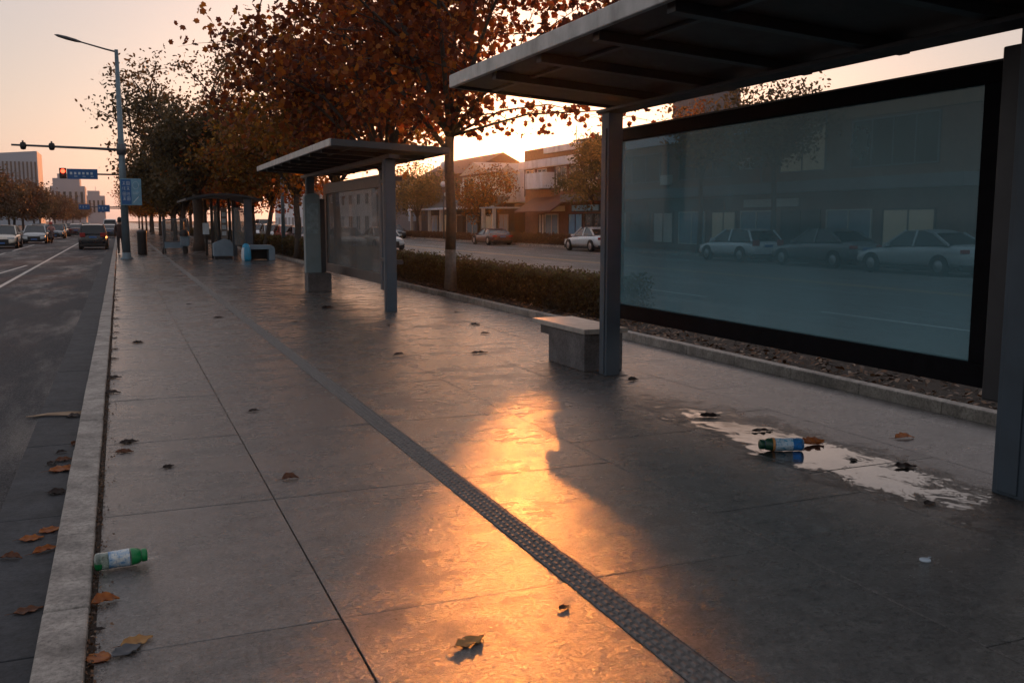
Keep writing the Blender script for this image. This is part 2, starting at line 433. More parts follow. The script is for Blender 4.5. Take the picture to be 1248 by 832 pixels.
def make_tree(name, loc, h, tr, cr, z0, n, leaf, mat, seed, tmpl=LEAF_OVAL, bark=BARK, label=None, group=None, bare=0., fork=None, squash=1., spread=.36, lean=(0, 0), conical=False, wash=False, nl=7, extra=()):
    """trunk > limbs > twigs; leaves hang in clumps round the twigs"""
    rd = random.Random(seed)
    root = empty(name, loc, 0, label, 'tree', group)
    fork = fork or z0 * 1.1
    tb = MB(); tips = []
    top = Vector((lean[0], lean[1], fork))
    pts = [Vector((0, 0, -.1)), Vector((lean[0] * .1, lean[1] * .1, fork * .15)), Vector((lean[0] * .45 + .03, lean[1] * .4, fork * .5)), Vector((lean[0] * .8 - .02, lean[1] * .8, fork * .8)), top]
    tb.tube(pts, [tr * 1.35, tr * 1.02, tr * .92, tr * .86, tr * .8], 10)
    cz = (z0 + h) / 2; hz = (h - z0) / 2
    lb = MB()
    for i in range(nl):
        a = 2 * PI * (i + rd.random() * .7) / nl
        el = rd.uniform(-.35, .95) if i else 1.2
        if conical: el = rd.uniform(-.6, 1.2)
        rr = cr * rd.uniform(.70, .98) * (max(.25, .9 - max(0, el) * .55) if conical else 1)
        end = Vector((math.cos(a) * math.cos(el) * rr + lean[0], math.sin(a) * math.cos(el) * rr * squash + lean[1], cz + math.sin(el) * hz * .92))
        start = top + Vector((0, 0, -fork * .12 * rd.random()))
        if conical: start = Vector((0, 0, max(fork * .6, end.z - cr * .4)))
        mid = start.lerp(end, .45) + Vector((rd.uniform(-.25, .25), rd.uniform(-.25, .25), hz * .22))
        q = [start, start.lerp(mid, .5) + Vector((0, 0, .08)), mid, mid.lerp(end, .5) + Vector((rd.uniform(-.15, .15), rd.uniform(-.15, .15), .1)), end]
        lb.tube(q, [tr * .55, tr * .42, tr * .3, tr * .18, tr * .07], 6)
        for j in range(7):
            t = .3 + .7 * (j + rd.random()) / 7
            seg = min(3, int(t * 4)); p = q[seg].lerp(q[seg + 1], t * 4 - seg)
            d = Vector((rd.gauss(0, 1), rd.gauss(0, 1), rd.gauss(.15, .7))).normalized()
            L = cr * rd.uniform(.24, .5)
            e = p + d * L
            e.z = max(e.z, z0 + rd.random() * .3)
            e.z = min(e.z, h)
            m2 = p.lerp(e, .5) + Vector((rd.uniform(-.1, .1), rd.uniform(-.1, .1), rd.uniform(0, .2)))
            lb.tube([p, m2, e], [tr * .16, tr * .09, tr * .03], 4)
            tips += [m2, e, e]
            for k in range(4):
                b0 = m2.lerp(e, rd.random())
                d2 = Vector((rd.gauss(0, 1), rd.gauss(0, 1), rd.gauss(0, .7))).normalized()
                e2 = b0 + d2 * cr * rd.uniform(.12, .26)
                lb.tube([b0, b0.lerp(e2, .5) + Vector((0, 0, .03)), e2], [tr * .06, tr * .04, tr * .018], 3, cap=False)
                if rd.random() > bare * (1 if e2.z > cz else .3): tips += [e2, b0.lerp(e2, .5)]
    for ex in extra:
        end = Vector(ex); q = [top, top.lerp(end, .4) + Vector((0, 0, .35)), top.lerp(end, .75) + Vector((0, 0, .3)), end]
        lb.tube(q, [tr * .3, tr * .2, tr * .12, tr * .03], 5)
        for k in range(9):
            b0 = q[1].lerp(q[3], rd.random()); e2 = b0 + Vector((rd.gauss(0, .3), rd.gauss(0, .3), rd.gauss(-.05, .2)))
            lb.tube([b0, b0.lerp(e2, .5) + Vector((0, 0, .04)), e2], [tr * .07, tr * .05, tr * .02], 3, cap=False)
            tips += [e2, e2]
    if wash:
        cut = MB(); cut.tube([pts[0], pts[1], Vector((lean[0] * .3, lean[1] * .3, .95))], [tr * 1.36, tr * 1.04, tr * .99], 12)
        tb.v = []; tb.f = []; tb.m = []; tb.sm = []
        tb.tube([Vector((lean[0] * .3, lean[1] * .3, .95)), pts[2], pts[3], pts[4]], [tr * .985, tr * .92, tr * .86, tr * .8], 10)
        t_o = tb.build('trunk', bark, root)
        cut.build('limewash_band', BARKW, root)
    else:
        t_o = tb.build('trunk', bark, root)
    lb.build('branches', bark, root)
    T = np.array([tuple(t) for t in tips])
    pick = rng.integers(0, len(T), n)
    P = T[pick] + rng.normal(0, spread, (n, 3)) * np.array([1, 1, .75])
    ok = P[:, 2] > z0 - .35
    if wash:      # open the crown on the sunny side, where the photo shows clear sky
        ok &= ~((P[:, 0] > .5) & (P[:, 2] < 4.7) & (rng.random(n) < .72))
    P = P[ok]
    tipval = rng.normal(.5, .22, len(T))
    val = tipval[pick][ok] + rng.normal(0, .18, len(P))
    leaf_cloud('crown', P, leaf, mat, tmpl, root, val=val)
    return root

# ------------------------------------------------------------------ the setting: ground, roads, pavement
def sheet(name, x0, x1, y0, y1, z, mat, nx=1, ny=1):
    m = MB()
    vs = [(x0 + (x1 - x0) * i / nx, y0 + (y1 - y0) * j / ny, z) for j in range(ny + 1) for i in range(nx + 1)]
    fs = [(j * (nx + 1) + i, j * (nx + 1) + i + 1, (j + 1) * (nx + 1) + i + 1, (j + 1) * (nx + 1) + i) for j in range(ny) for i in range(nx)]
    m.add(vs, fs)
    return struct(m.build(name, mat))

sheet('ground', -1500, 1500, -300, 3000, -.22, pbr('far_ground', (.07, .062, .052), .9, vary=.3, nscale=.05, bmp=0))
sheet('left_road', -11.2, -.765, -25, 900, -.150, ASPH)
sheet('right_road', 9.05, 27.2, -60, 900, -.150, ASPH2)
YMAX = 150

def slabs():
    xs = [-.165, .78, 1.795, None, 2.005, 3.05, 4.15, 5.22, 6.49]
    m = MB(); vals = []
    rd = random.Random(3)
    cols = [(-.168, .78), (.78, 1.822), (1.978, 3.05), (3.05, 4.13), (4.13, 5.22), (5.22, 6.49)]
    g = .0038
    for ci, (a, b) in enumerate(cols):
        off = [0, 0, 0, .62, 1.1, .3][ci]
        y = 3.76 - 1.85 * 5 + off
        while y < YMAX:
            L = 1.85
            z = [rd.uniform(-.0022, .0014) for _ in range(4)]
            x0, x1, y0, y1 = a + g, b - g, y + g, y + L - g
            if ci == 0: x0 = a
            # bevelled slab
            e = .0022
            vs = [(x0, y0, -.06), (x1, y0, -.06), (x1, y1, -.06), (x0, y1, -.06),
                  (x0, y0, z[0] - e), (x1, y0, z[1] - e), (x1, y1, z[2] - e), (x0, y1, z[3] - e),
                  (x0 + e, y0 + e, z[0]), (x1 - e, y0 + e, z[1]), (x1 - e, y1 - e, z[2]), (x0 + e, y1 - e, z[3])]
            fs = [(0, 1, 5, 4), (1, 2, 6, 5), (2, 3, 7, 6), (3, 0, 4, 7), (4, 5, 9, 8), (5, 6, 10, 9), (6, 7, 11, 10), (7, 4, 8, 11), (8, 9, 10, 11)]
            m.add(vs, fs)
            r = rd.random(); vals += [r] * len(fs)
            y += L
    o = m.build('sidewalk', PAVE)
    at = o.data.attributes.new('rnd', 'FLOAT', 'FACE')
    at.data.foreach_set('value', vals)
    struct(o)
slabs()
sheet('sidewalk_bed', -.2, 6.5, -6, YMAX, -.016, DIRT)
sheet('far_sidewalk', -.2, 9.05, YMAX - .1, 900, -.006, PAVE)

# guiding strip of raised bars pressed into stone tiles
def tactile():
    m = MB()
    y = -2
    while y < 60:
        m.box(1.824, 1.976, y, y + .296, -.05, -.001)
        y += .30
    m.box(1.824, 1.976, 60, YMAX, -.05, -.001)
    y = 2.2
    rd = random.Random(5)
    while y < 34:
        L = .052 if y < 16 else .25
        for i in range(4):
            cx = 1.843 + i * .038
            w, t = .012, .005
            h = .0055 + rd.uniform(-.0012, .001)
            y0, y1 = y + (.012 if i % 2 else 0), y + L * .74 + (.012 if i % 2 else 0)
            vs = [(cx - w, y0, -.001), (cx + w, y0, -.001), (cx + w, y1, -.001), (cx - w, y1, -.001),
                  (cx - t, y0 + .005, h), (cx + t, y0 + .005, h), (cx + t, y1 - .005, h), (cx - t, y1 - .005, h)]
            m.add(vs, [(0, 1, 5, 4), (1, 2, 6, 5), (2, 3, 7, 6), (3, 0, 4, 7), (4, 5, 6, 7)])
        y += L
    struct(m.build('guiding_strip', TACT))
tactile()

def kerb(name, x0, x1, z0, z1, mat, ya, yb, L=1.0, bev=.012, jit=.004):
    m = MB(); rd = random.Random(11)
    y = ya
    while y < yb:
        LL = L if y < 80 else L * 8
        d = rd.uniform(-jit, jit); dz = rd.uniform(-jit, jit) * .6
        m.box(x0 + d, x1 + d, y + .003, y + LL - .003, z0, z1 + dz)
        y += LL
    return struct(m.build(name, mat, bevel=bev))
kerb('kerb', -.378, -.198, -.3, .028, KERB, 2.0 - 6, 300, 1.03)
kerb('gutter', -.77, -.384, -.3, -.146, GUT, -4, 300, 2.05, .006, .002)
kerb('planter_kerb', 6.50, 6.63, -.1, .105, KERB, -5, 200, 1.0)
kerb('right_road_kerb', 8.86, 9.05, -.3, .0, KERB, -40, 300, 1.2)
kerb('opposite_kerb', 27.2, 27.4, -.3, .0, KERB, -20, 400, 2)
kerb('left_road_kerb', -11.4, -11.2, -.3, -.02, KERB, 20, 500, 4)
sheet('opposite_sidewalk', 27.4, 29.6, -20, 400, -.02, pbr('brick_paving', (.14, .115, .10), .7))
sheet('left_sidewalk', -19, -11.4, 10, 500, -.03, pbr('left_paving', (.13, .12, .11), .7))
# soil bed with an uneven surface
def soil():
    m = MB(); nx, ny = 14, 260
    rd = random.Random(2)
    xs = [6.63 + 2.23 * i / nx for i in range(nx + 1)]
    ys = [-4 + j * .25 if j < 140 else 31 + (j - 140) * 1.5 for j in range(ny + 1)]
    vs = [(x, y, .045 + rd.uniform(-.02, .03)) for y in ys for x in xs]
    fs = [(j * (nx + 1) + i, j * (nx + 1) + i + 1, (j + 1) * (nx + 1) + i + 1, (j + 1) * (nx + 1) + i) for j in range(ny) for i in range(nx)]
    m.add(vs, fs, 0, True)
    struct(m.build('planting_bed_soil', SOIL))
soil()

def markings():
    m = MB()
    z = -.146
    def q(x0, x1, y0, y1, mi=0): m.add([(x0, y0, z), (x1, y0, z), (x1, y1, z), (x0, y1, z)], [(0, 1, 2, 3)], mi)
    q(-3.17, -3.05, 24, 400)
    y = 44
    while y < 300:
        q(-6.05, -5.92, y, y + 16); y += 20
    m.add([(-4.05, 35, z), (-3.93, 35, z), (-3.48, 43, z), (-3.60, 43, z)], [(0, 1, 2, 3)])
    for x in (18.75, 19.05): q(x, x + .12, 10, 400, 1)
    for x in (12.8, 24.2):
        y = 10
        while y < 300:
            q(x, x + .12, y, y + 5); y += 9
    struct(m.build('road_markings', [PAINT, YPAINT]))
markings()

# ------------------------------------------------------------------ shelters
def shelter_roof(mk, x0, z0, x1, z1, ya, yb, rib=1.0, t=.07):
    """mono-pitch roof from the road edge (x0,z0) to the back edge (x1,z1)"""
    k = (z1 - z0) / (x1 - x0)
    zz = lambda x: z0 + (x - x0) * k
    rf = MB(); rf.prism([(x0 + .02, zz(x0 + .02)), (x1 - .02, zz(x1 - .02)), (x1 - .02, zz(x1 - .02) + t), (x0 + .02, zz(x0 + .02) + t)], ya + .02, yb - .02)
    deck = rf.build('roof', SOFF, mk)
    fs = MB()
    fs.prism([(x0 - .03, z0 - .035), (x0 + .018, z0 - .035), (x0 + .018, z0 + t + .02), (x0 - .03, z0 + t + .02)], ya, yb)
    fs.build('front_fascia', FASC, mk, bevel=.008)
    fs = MB()
    for (a, b) in ((yb - .018, yb + .03), (ya - .03, ya + .018)):
        fs = MB(); fs.prism([(x0, z0 - .03), (x1, z1 - .03), (x1, z1 + t + .015), (x0, z0 + t + .015)], a, b)
        fs.build('edge_trim', STEELD, mk, bevel=.006)
    fs = MB(); fs.prism([(x1 - .018, z1 - .03), (x1 + .03, z1 - .03), (x1 + .03, z1 + t + .015), (x1 - .018, z1 + t + .015)], ya, yb)
    fs.build('edge_trim', STEELD, mk, bevel=.006)
    rb = MB()
    y = yb - rib
    while y > ya + .2:
        rb = MB(); rb.prism([(x0 + .06, zz(x0 + .06) - .075), (x1 - .1, zz(x1 - .1) - .075), (x1 - .1, zz(x1 - .1) - .002), (x0 + .06, zz(x0 + .06) - .002)], y - .05, y + .05)
        rb.build('rib', STEELD, mk, bevel=.004)
        y -= rib
    rb = MB()
    for xx in (x0 + .42,):
        rb.prism([(xx - .03, zz(xx) - .03), (xx + .03, zz(xx) - .03), (xx + .03, zz(xx) - .004), (xx - .03, zz(xx) - .004)], ya + .1, yb - .1)
    rb.build('channel', STEELD, mk, bevel=.004)
    return zz

def main_shelter():
    mk = empty('bus_shelter', (0, 0, 0), 0, 'nearest large bus shelter with a ribbed roof overhead and a wide teal glass screen', 'bus shelter', 'bus shelters along the pavement')
    zz = shelter_roof(mk, 3.15, 3.0, 5.2, 2.86, -2.4, 9.2)
    bm = MB(); bm.prism([(4.72, zz(4.72) - .12), (4.92, zz(4.92) - .12), (4.92, zz(4.92) - .087), (4.72, zz(4.72) - .087)], -2.2, 9.1)
    bm.build('roof_beam', STEELD, mk, bevel=.006)
    for (x0, y0, nm) in ((4.735, 8.83, 0), (4.87, 3.86, 1), (4.80, -1.6, 0)):
        p = MB(); w = .165 if not nm else .22
        p.box(x0, x0 + w, y0, y0 + w, 0, 2.76)
        p.box(x0 - .012, x0, y0 + .04, y0 + w - .04, .02, 2.6)
        o = p.build('post', STEEL, mk, bevel=.012)
    g = MB(); g.box(4.76, 4.90, 8.86, 9.0, 0, .012); g.box(4.69, 4.975, 8.79, 9.07, 0, .008)
    g.build('base_plate', STEELD, mk, bevel=.003)
    # display screen
    b = empty('display_screen', (0, 0, 0)); b.parent = mk
    y0, y1, z0, z1 = 4.42, 9.6, .56, 2.66
    f = MB()
    f.box(5.17, 5.27, y0, y1, z0, z0 + .16); f.box(5.17, 5.27, y0, y1, z1 - .14, z1)
    f.box(5.17, 5.27, y0, y0 + .16, z0 + .16, z1 - .14); f.box(5.17, 5.27, y1 - .17, y1, z0 + .16, z1 - .14)
    f.build('screen_frame', BLACKF, b, bevel=.006)
    gl = MB(); gl.box(5.205, 5.225, y0 + .16, y1 - .17, z0 + .16, z1 - .14)
    gl.build('glass', GLASS, b)
    tr = MB()
    tr.box(5.163, 5.169, y1 - .018, y1 - .004, z0 + .02, z1 - .0161); tr.box(5.163, 5.169, y0 + .02, y1 - .02, z1 - .016, z1 - .006)
    tr.build('edge_trim', STEELD, b)
    c = MB(); c.box(5.12, 5.30, 4.26, 4.415, .50, 2.72); c.build('end_column', STEELD, mk, bevel=.012)
    # next screen beyond the column, mostly out of the frame
    b2 = empty('display_screen', (0, 0, 0)); b2.parent = mk
    f = MB(); a0, a1 = -1.0, 4.255
    f.box(5.17, 5.27, a0, a1, z0, z0 + .16); f.box(5.17, 5.27, a0, a1, z1 - .14, z1)
    f.box(5.17, 5.27, a0, a0 + .16, z0 + .16, z1 - .14); f.box(5.17, 5.27, a1 - .1, a1, z0 + .16, z1 - .14)
    f.build('screen_frame', BLACKF, b2, bevel=.006)
    gl = MB(); gl.box(5.205, 5.225, a0 + .16, a1 - .1, z0 + .16, z1 - .14)
    gl.build('glass', GLASS, b2)
    br = MB()
    for (x, y, w) in ((5.092, 3.96, .24),):
        for z in (.9,): br.box(x, 5.168, y - .035, y + .035, z - .05, z + .05)
    br.build('bracket', STEELD, mk, bevel=.004)
main_shelter()

def stone_bench():
    r = empty('stone_bench', (5.0, 9.9, 0), 0, 'grey concrete block bench with pale stone top beside the slim post of the nearest shelter', 'bench')
    m = MB(); m.box(-.36, .12, -.74, .20, 0, .415); m.build('base', CONC, r, bevel=.012)
    m = MB(); m.box(-.385, .16, -.785, .62, .418, .475); m.build('seat', CAPST, r, bevel=.008)
    m = MB(); m.box(-.30, .08, .202, .56, .30, .416); m.build('bracket', STEELD, r, bevel=.005)
    return r
stone_bench()

def shelter_two():
    mk = empty('bus_shelter', (0, 0, 0), 0, 'second bus shelter along the pavement, slanted roof on a blue-grey post', 'bus shelter', 'bus shelters along the pavement')
    zz = shelter_roof(mk, 3.4, 2.95, 5.5, 2.86, 16.3, 25.5, 1.15)
    bm = MB(); bm.prism([(4.44, zz(4.44) - .16), (4.62, zz(4.62) - .16), (4.62, zz(4.62) - .09), (4.44, zz(4.44) - .09)], 16.4, 25.2)
    bm.build('roof_beam', STEELD, mk)
    for y in (16.66, 24.3):
        p = MB(); p.box(4.43, 4.62, y, y + .2, 0, 2.74); p.box(4.418, 4.43, y + .04, y + .16, .02, 2.7)
        p.build('post', STEEL, mk, bevel=.012)
    f = MB()
    y0, y1, z0, z1 = 18.25, 23.9, .40, 2.55
    X0, X1 = 4.76, 4.84
    f.box(X0, X1, y0, y1, z0, z0 + .2); f.box(X0, X1, y0, y1, z1 - .24, z1)
    f.box(X0, X1, y0, y0 + .16, z0 + .2, z1 - .24); f.box(X0, X1, y1 - .3, y1, z0 + .2, z1 - .24)
    b = empty('display_screen', (0, 0, 0)); b.parent = mk
    f.build('screen_frame', FRAMB, b, bevel=.006)
    gl = MB(); gl.box(4.79, 4.81, y0 + .16, y1 - .3, z0 + .2, z1 - .24); gl.build('glass', GLASS2, b)
    c = MB(); c.box(4.72, 4.88, 18.08, 18.24, .30, 2.62); c.build('end_column', STEEL, mk, bevel=.01)
    for z in (.9, 2.4):
        c = MB(); c.box(4.63, 4.76, 16.73, 16.79, z - .04, z + .04); c.box(4.68, 4.76, 16.791, 18.1, z - .03, z + .03)
        c.build('bracket', STEELD, mk)
shelter_two()

def info_totem():
    r = empty('information_totem', (4.22, 22.4, 0), 0, 'teal-grey information totem on a dark concrete block under the second shelter roof', 'totem')
    m = MB(); m.box(-.20, .36, -.16, .28, 0, .43); m.build('base', CONC, r, bevel=.015)
    m = MB()
    pr = [(-.22, .432), (.14, .432), (.14, 2.20), (.10, 2.26), (.02, 2.29), (-.14, 2.26), (-.22, 2.20)]
    m.prism(pr, -.10, .14); m.build('panel', KIOSK, r, bevel=.01)
    m = MB(); m.box(.145, .26, -.06, .14, .432, 2.16); m.build('side_column', STEELD, r, bevel=.01)
    m = MB(); m.box(-.17, .09, -.107, -.101, 1.35, 2.05); m.build('map_panel', pbr('faded_map', (.17, .25, .28), .3, vary=.3, nscale=9), r)
info_totem()

def shelter_three():
    mk = empty('bus_shelter', (4.55, 45.2, 0), 0, 'farthest bus shelter with a dark curved canopy, side screens and posted notices', 'bus shelter', 'bus shelters along the pavement')
    m = MB()
    n = 12
    pts = [(-1.95 + 3.1 * i / n, 2.50 + .30 * math.sin(PI * (.06 + .9 * i / n)) ** .8) for i in range(n + 1)]
    poly = pts + [(x, z - .09) for x, z in reversed(pts)]
    m.prism(poly, -3.4, 3.0); m.build('roof', STEELD, mk)
    m = MB(); m.box(.42, .74, -3.2, -2.98, 0, 2.62); m.build('post', STEEL, mk, bevel=.01)
    m = MB(); m.box(.5, .7, 2.4, 2.6, 0, 2.62); m.build('post', STEEL, mk, bevel=.01)
    for x, y in ((-.75, -1.2), (-.45, -1.2), (-.02, -1.5), (-.75, 2.0)):
        m = MB(); m.box(x - .06, x + .06, y - .05, y + .05, 0, 2.62); m.build('column', BLACK, mk, bevel=.006)
    m = MB(); m.box(-.69, -.51, -1.22, -1.19, .25, 2.3); m.build('glass', GLASS3, mk)
    m = MB(); m.box(-.01, .42, -3.1, -3.07, .6, 2.2); m.build('glass', GLASS2, mk)
    m = MB(); m.box(-.38, -.10, -1.3, -1.26, .85, 2.2); m.build('notice_panel', pbr('notice_frame', (.20, .18, .17), .5), mk)
    for k in range(4):
        m = MB(); m.box(-.34, -.16, -1.318, -1.302, 1.0 + k * .28, 1.18 + k * .28); m.build('notice', SIGNW, mk)
    m = MB(); m.box(-1.15, -.88, -1.2, -1.17, 1.05, 1.55); m.build('poster', SIGNW, mk)
    m = MB(); m.bar((-1.0, -1.18, 1.55), (-.76, -1.18, 1.62), .03, .03); m.build('bracket', STEELD, mk)
shelter_three()

def ticket_box():
    r = empty('service_box', (4.08, 43.0, 0), 0, 'pale blue-grey rounded service box standing inside the farthest shelter', 'service box')
    m = MB(); m.prism([(-.36, .12), (.46, .12), (.46, .62), (.36, .80), (.14, .88), (-.22, .74), (-.36, .66)], -.3, .3); m.build('body', LBLUE, r, bevel=.02)
    m = MB(); m.box(-.32, .42, -.28, .28, 0, .118); m.build('plinth', BLACK, r)
    r = empty('arched_bench', (5.42, 41.0, 0), 0, 'light blue arch-shaped bench with a dark hollow under it, by the hedge', 'bench')
    m = MB()
    out = [(-.5, 0), (-.5, .52), (-.42, .62), (.40, .62), (.52, .56), (.56, .40), (.56, 0)]
    inn = [(.30, 0), (.30, .44), (-.38, .44), (-.38, 0)]
    n = 7
    m.prism([(-.5, .46), (-.5, .54), (-.42, .64), (.42, .64), (.55, .56), (.58, .46)], -.4, .4)
    m.prism([(.33, 0), (.58, 0), (.58, .458), (.33, .458)], -.4, .4); m.prism([(-.5, 0), (-.40, 0), (-.40, .458), (-.5, .458)], -.4, .4)
    m.build('seat', LBLUE, r, bevel=.012)
    m = MB(); m.box(-.398, .328, .2, .36, .02, .455); m.build('back_panel', BLACK, r)
    r = empty('carton', (4.92, 41.4, 0), .15, 'small brown cardboard carton behind the blue bag near the arched bench', 'box')
    m = MB(); m.box(-.17, .17, -.15, .15, 0, .50); m.build('box_body', pbr('cardboard', (.30, .17, .11), .8), r, bevel=.006)
    m = MB(); m.bar((-.17, -.15, .50), (-.25, -.2, .56), .2, .01); m.build('flap', MATS['cardboard'], r)
    m = MB(); m.bar((.17, 0, .502), (.27, 0, .56), .26, .01); m.build('flap', MATS['cardboard'], r)
    r = empty('plastic_sack', (4.80, 40.4, 0), 0, 'bright blue and white upright plastic sack on the pavement by the arched bench', 'bag')
    m = MB(); m.lathe([(0.001, 0), (.17, .0), (.20, .12), (.19, .40), (.16, .55), (.13, .66), (.05, .72), (.001, .72)], 12, 0, Matrix.Diagonal((1, .7, 1, 1)))
    m.build('sack_body', pbr('blue_plastic', (.03, .30, .52), .35, vary=.2, bmp=.6, bscale=9), r)
    m = MB(); m.lathe([(.172, .01), (.206, .12), (.197, .40), (.166, .55)], 12, 0, Matrix.Diagonal((1, .71, 1, 1)))
    # keep only the left third as the white face
    me = MB()
    for f in m.f:
        if all(m.v[i][0] < -.05 for i in f): me.add([m.v[i] for i in f], [(0, 1, 2, 3)], 0, True)
    me.build('white_face', SIGNW, r)
ticket_box()

def glazed_booth():
    r = empty('glazed_booth', (2.6, 50, 0), 0, 'small blue-framed glazed booth with thin legs beside the big dark tree trunk', 'booth')
    m = MB()
    m.tube([(-.66, 0, .06), (-.60, 0, .4), (-.62, 0, 1.60), (-.56, 0, 1.68), (.28, 0, 1.72), (.34, 0, 1.64), (.34, 0, .45)], .04, 8)
    m.bar((-.62, 0, .62), (.34, 0, .62), .05, .05); m.build('front_frame', POLED, r)
    m = MB(); m.tube([(.38, .02, 1.70), (.62, .9, 1.78), (.66, .9, .45), (.40, 0, .40)], .045, 8); m.build('side_frame', POLE, r)
    m = MB(); m.add([(.40, .01, .5), (.62, .86, .5), (.60, .86, 1.74), (.38, .01, 1.66)], [(0, 1, 2, 3)]); m.add([(.42, .0, .5), (.64, .85, .5), (.62, .85, 1.74), (.40, .0, 1.66)], [(0, 1, 2, 3)]); m.build('side_panel', GLASS3, r)
    m = MB(); m.box(-.58, .32, -.012, .012, .66, 1.66); m.build('glass', GLASS3, r)
    m = MB(); m.box(-.58, .32, -.02, .02, .30, .60); m.build('lower_panel', LBLUE, r)
    m = MB(); m.tube([(-.66, 0, .3), (-.64, .03, 0)], .045, 6); m.build('leg', BLACK, r)
    m = MB(); m.tube([(.5, .4, .5), (.5, .4, 0)], .05, 6); m.build('leg', BLACK, r)
    m = MB(); m.tube([(-.5, .9, 1.6), (-.5, .9, 0)], .03, 6); m.build('leg', BLACK, r)
    r2 = empty('meter_box', (2.95, 49.7, 0), 0, 'pale grey box with a dark rounded top in front of the glazed booth', 'cabinet')
    m = MB(); m.box(-.20, .20, -.12, .12, .40, .90); m.build('body', LBLUE, r2, bevel=.02)
    m = MB(); m.lathe([(.22, .902), (.23, 1.0), (.2, 1.12), (.1, 1.2), (.001, 1.22)], 12); m.build('lid', BLACK, r2)
    m = MB(); m.box(-.08, .08, -.06, .06, 0, .40); m.build('stand', BLACK, r2)
glazed_booth()

# ------------------------------------------------------------------ street furniture on the left edge
def lamp():
    r = empty('street_lamp', (.24, 44, 0), 0, 'tall teal-grey street lamp rising from the kerb behind the blue sign', 'street lamp')
    m = MB(); m.tube([(0, 0, 0), (0, 0, 3.5), (0, 0, 8.75)], [.17, .145, .075], 14); m.build('pole', POLE, r)
    m = MB(); m.lathe([(.001, .0), (.26, 0), (.26, .04), (.19, .1), (.175, .3), (.001, .3)], 14); m.build('base_flange', POLE, r)
    m = MB(); m.tube([(0, 0, 8.66), (-.4, 0, 8.74), (-1.35, 0, 8.97)], [.04, .035, .03], 8); m.build('arm', POLED, r)
    m = MB(); m.lathe([(.001, 0), (.06, .02), (.12, .25), (.135, .6), (.10, .92), (.02, 1.04), (.001, 1.05)], 12, 0, Matrix.Translation((-1.30, 0, 8.96)) @ Matrix.Rotation(R(-77), 4, 'Y') @ Matrix.Diagonal((.55, 1, 1, 1)))
    m.build('lamp_head', POLED, r)
    m = MB(); m.box(-2.1, -1.6, -.08, .08, 8.98, 9.0); 
    # traffic arm fixed to the pole
    m = MB(); m.tube([(0, 0, 4.62), (-1.0, 0, 4.66), (-4.15, 0, 4.72)], [.06, .055, .04], 8); m.lathe([(.001, 4.40), (.18, 4.42), (.2, 4.62), (.18, 4.86), (.001, 4.88)], 10); m.build('mast_arm', POLED, r)
    for x in (-3.72, -2.66):
        t = empty('traffic_camera', (.24 + x, 44, 4.70), 0, 'small dark traffic camera on the mast arm, ' + ('the one near the outer tip' if x < -3 else 'the one nearer the pole'), 'camera', 'traffic cameras on the mast arm')
        m = MB(); m.lathe([(.001, -.17), (.09, -.15), (.12, -.05), (.12, .06), (.09, .13), (.001, .15)], 10); m.build('housing', BLACK, t)
        m = MB(); m.box(-.03, .03, -.09, .09, .14, .2); m.build('clamp', POLED, t)
    s = empty('roadside_sign', (.53, 43.70, 2.86), R(-4), 'blue rectangular sign of white characters and a pale map half, mounted on the lamp pole', 'sign')
    m = MB(); m.box(-.42, .42, -.03, .03, -.56, .56); m.build('frame', SIGNL, s, bevel=.01)
    m = MB(); m.box(-.38, .015, -.038, -.031, -.52, .52); m.build('panel', SIGNB, s)
    m = MB(); m.box(.02, .38, -.038, -.031, -.52, .52); m.build('map_panel', SIGNL, s)
    g = MB(); rd = random.Random(8)
    def glyph(cx, cz, w, h, strokes):
        for (a, b, c, d) in strokes:
            g.bar((cx + a * w, -.043, cz + b * h), (cx + c * w, -.043, cz + d * h), .004, .013, up=(0, -1, 0) if abs(c - a) > 1e9 else (0, 0, 1))
    ch = [[(-.5, .4, .5, .4), (0, .5, 0, -.5), (-.4, 0, .4, 0), (-.5, -.5, 0, -.1), (.5, -.5, 0, -.1)],
          [(-.5, .5, -.5, -.5), (-.5, .5, .5, .5), (.5, .5, .5, -.5), (-.5, -.5, .5, -.5), (-.4, 0, .4, 0), (0, .5, 0, -.5)],
          [(-.4, .5, -.5, 0), (-.45, .15, -.45, -.5), (-.1, .4, .5, .4), (.2, .5, .2, -.5), (-.1, 0, .5, 0), (-.1, -.5, .5, -.5)]]
    k = 0
    for row, cz in enumerate((.36, .15, -.08, -.28)):
        for cx in ((-.26, -.10)):
            glyph(cx, cz, .11, .14, ch[k % 3]); k += 1
    for z in (.30,): 
        g.tube([(.2 + .12 * math.cos(a), -.042, .28 + .16 * math.sin(a)) for a in np.linspace(0, 2 * PI, 13)], .006, 4, cap=False)
    g.bar((.08, -.043, -.02), (.32, -.043, -.02), .004, .012); g.bar((.08, -.043, -.08), (.28, -.043, -.08), .004, .012)
    g.bar((.08, -.043, -.45), (.30, -.043, -.2), .004, .03)
    g.build('lettering', SIGNW, s)
    for z in (.2, -.3):
        m = MB(); m.box(-.36, -.24, .031, .10, z, z + .06); m.build('bracket', POLED, s)
lamp()

def litter_bin():
    r = empty('litter_bin', (1.0, 50, 0), 0, 'tall black cylindrical litter bin right behind the lamp pole', 'litter bin')
    m = MB(); m.lathe([(.001, 0), (.20, 0), (.22, .05), (.22, 1.02), (.23, 1.05), (.23, 1.10), (.001, 1.10)], 16); m.build('body', BLACK, r)
    m = MB(); m.lathe([(.235, 1.102), (.235, 1.14), (.15, 1.20), (.001, 1.22)], 16); m.build('lid', STEELD, r)
litter_bin()

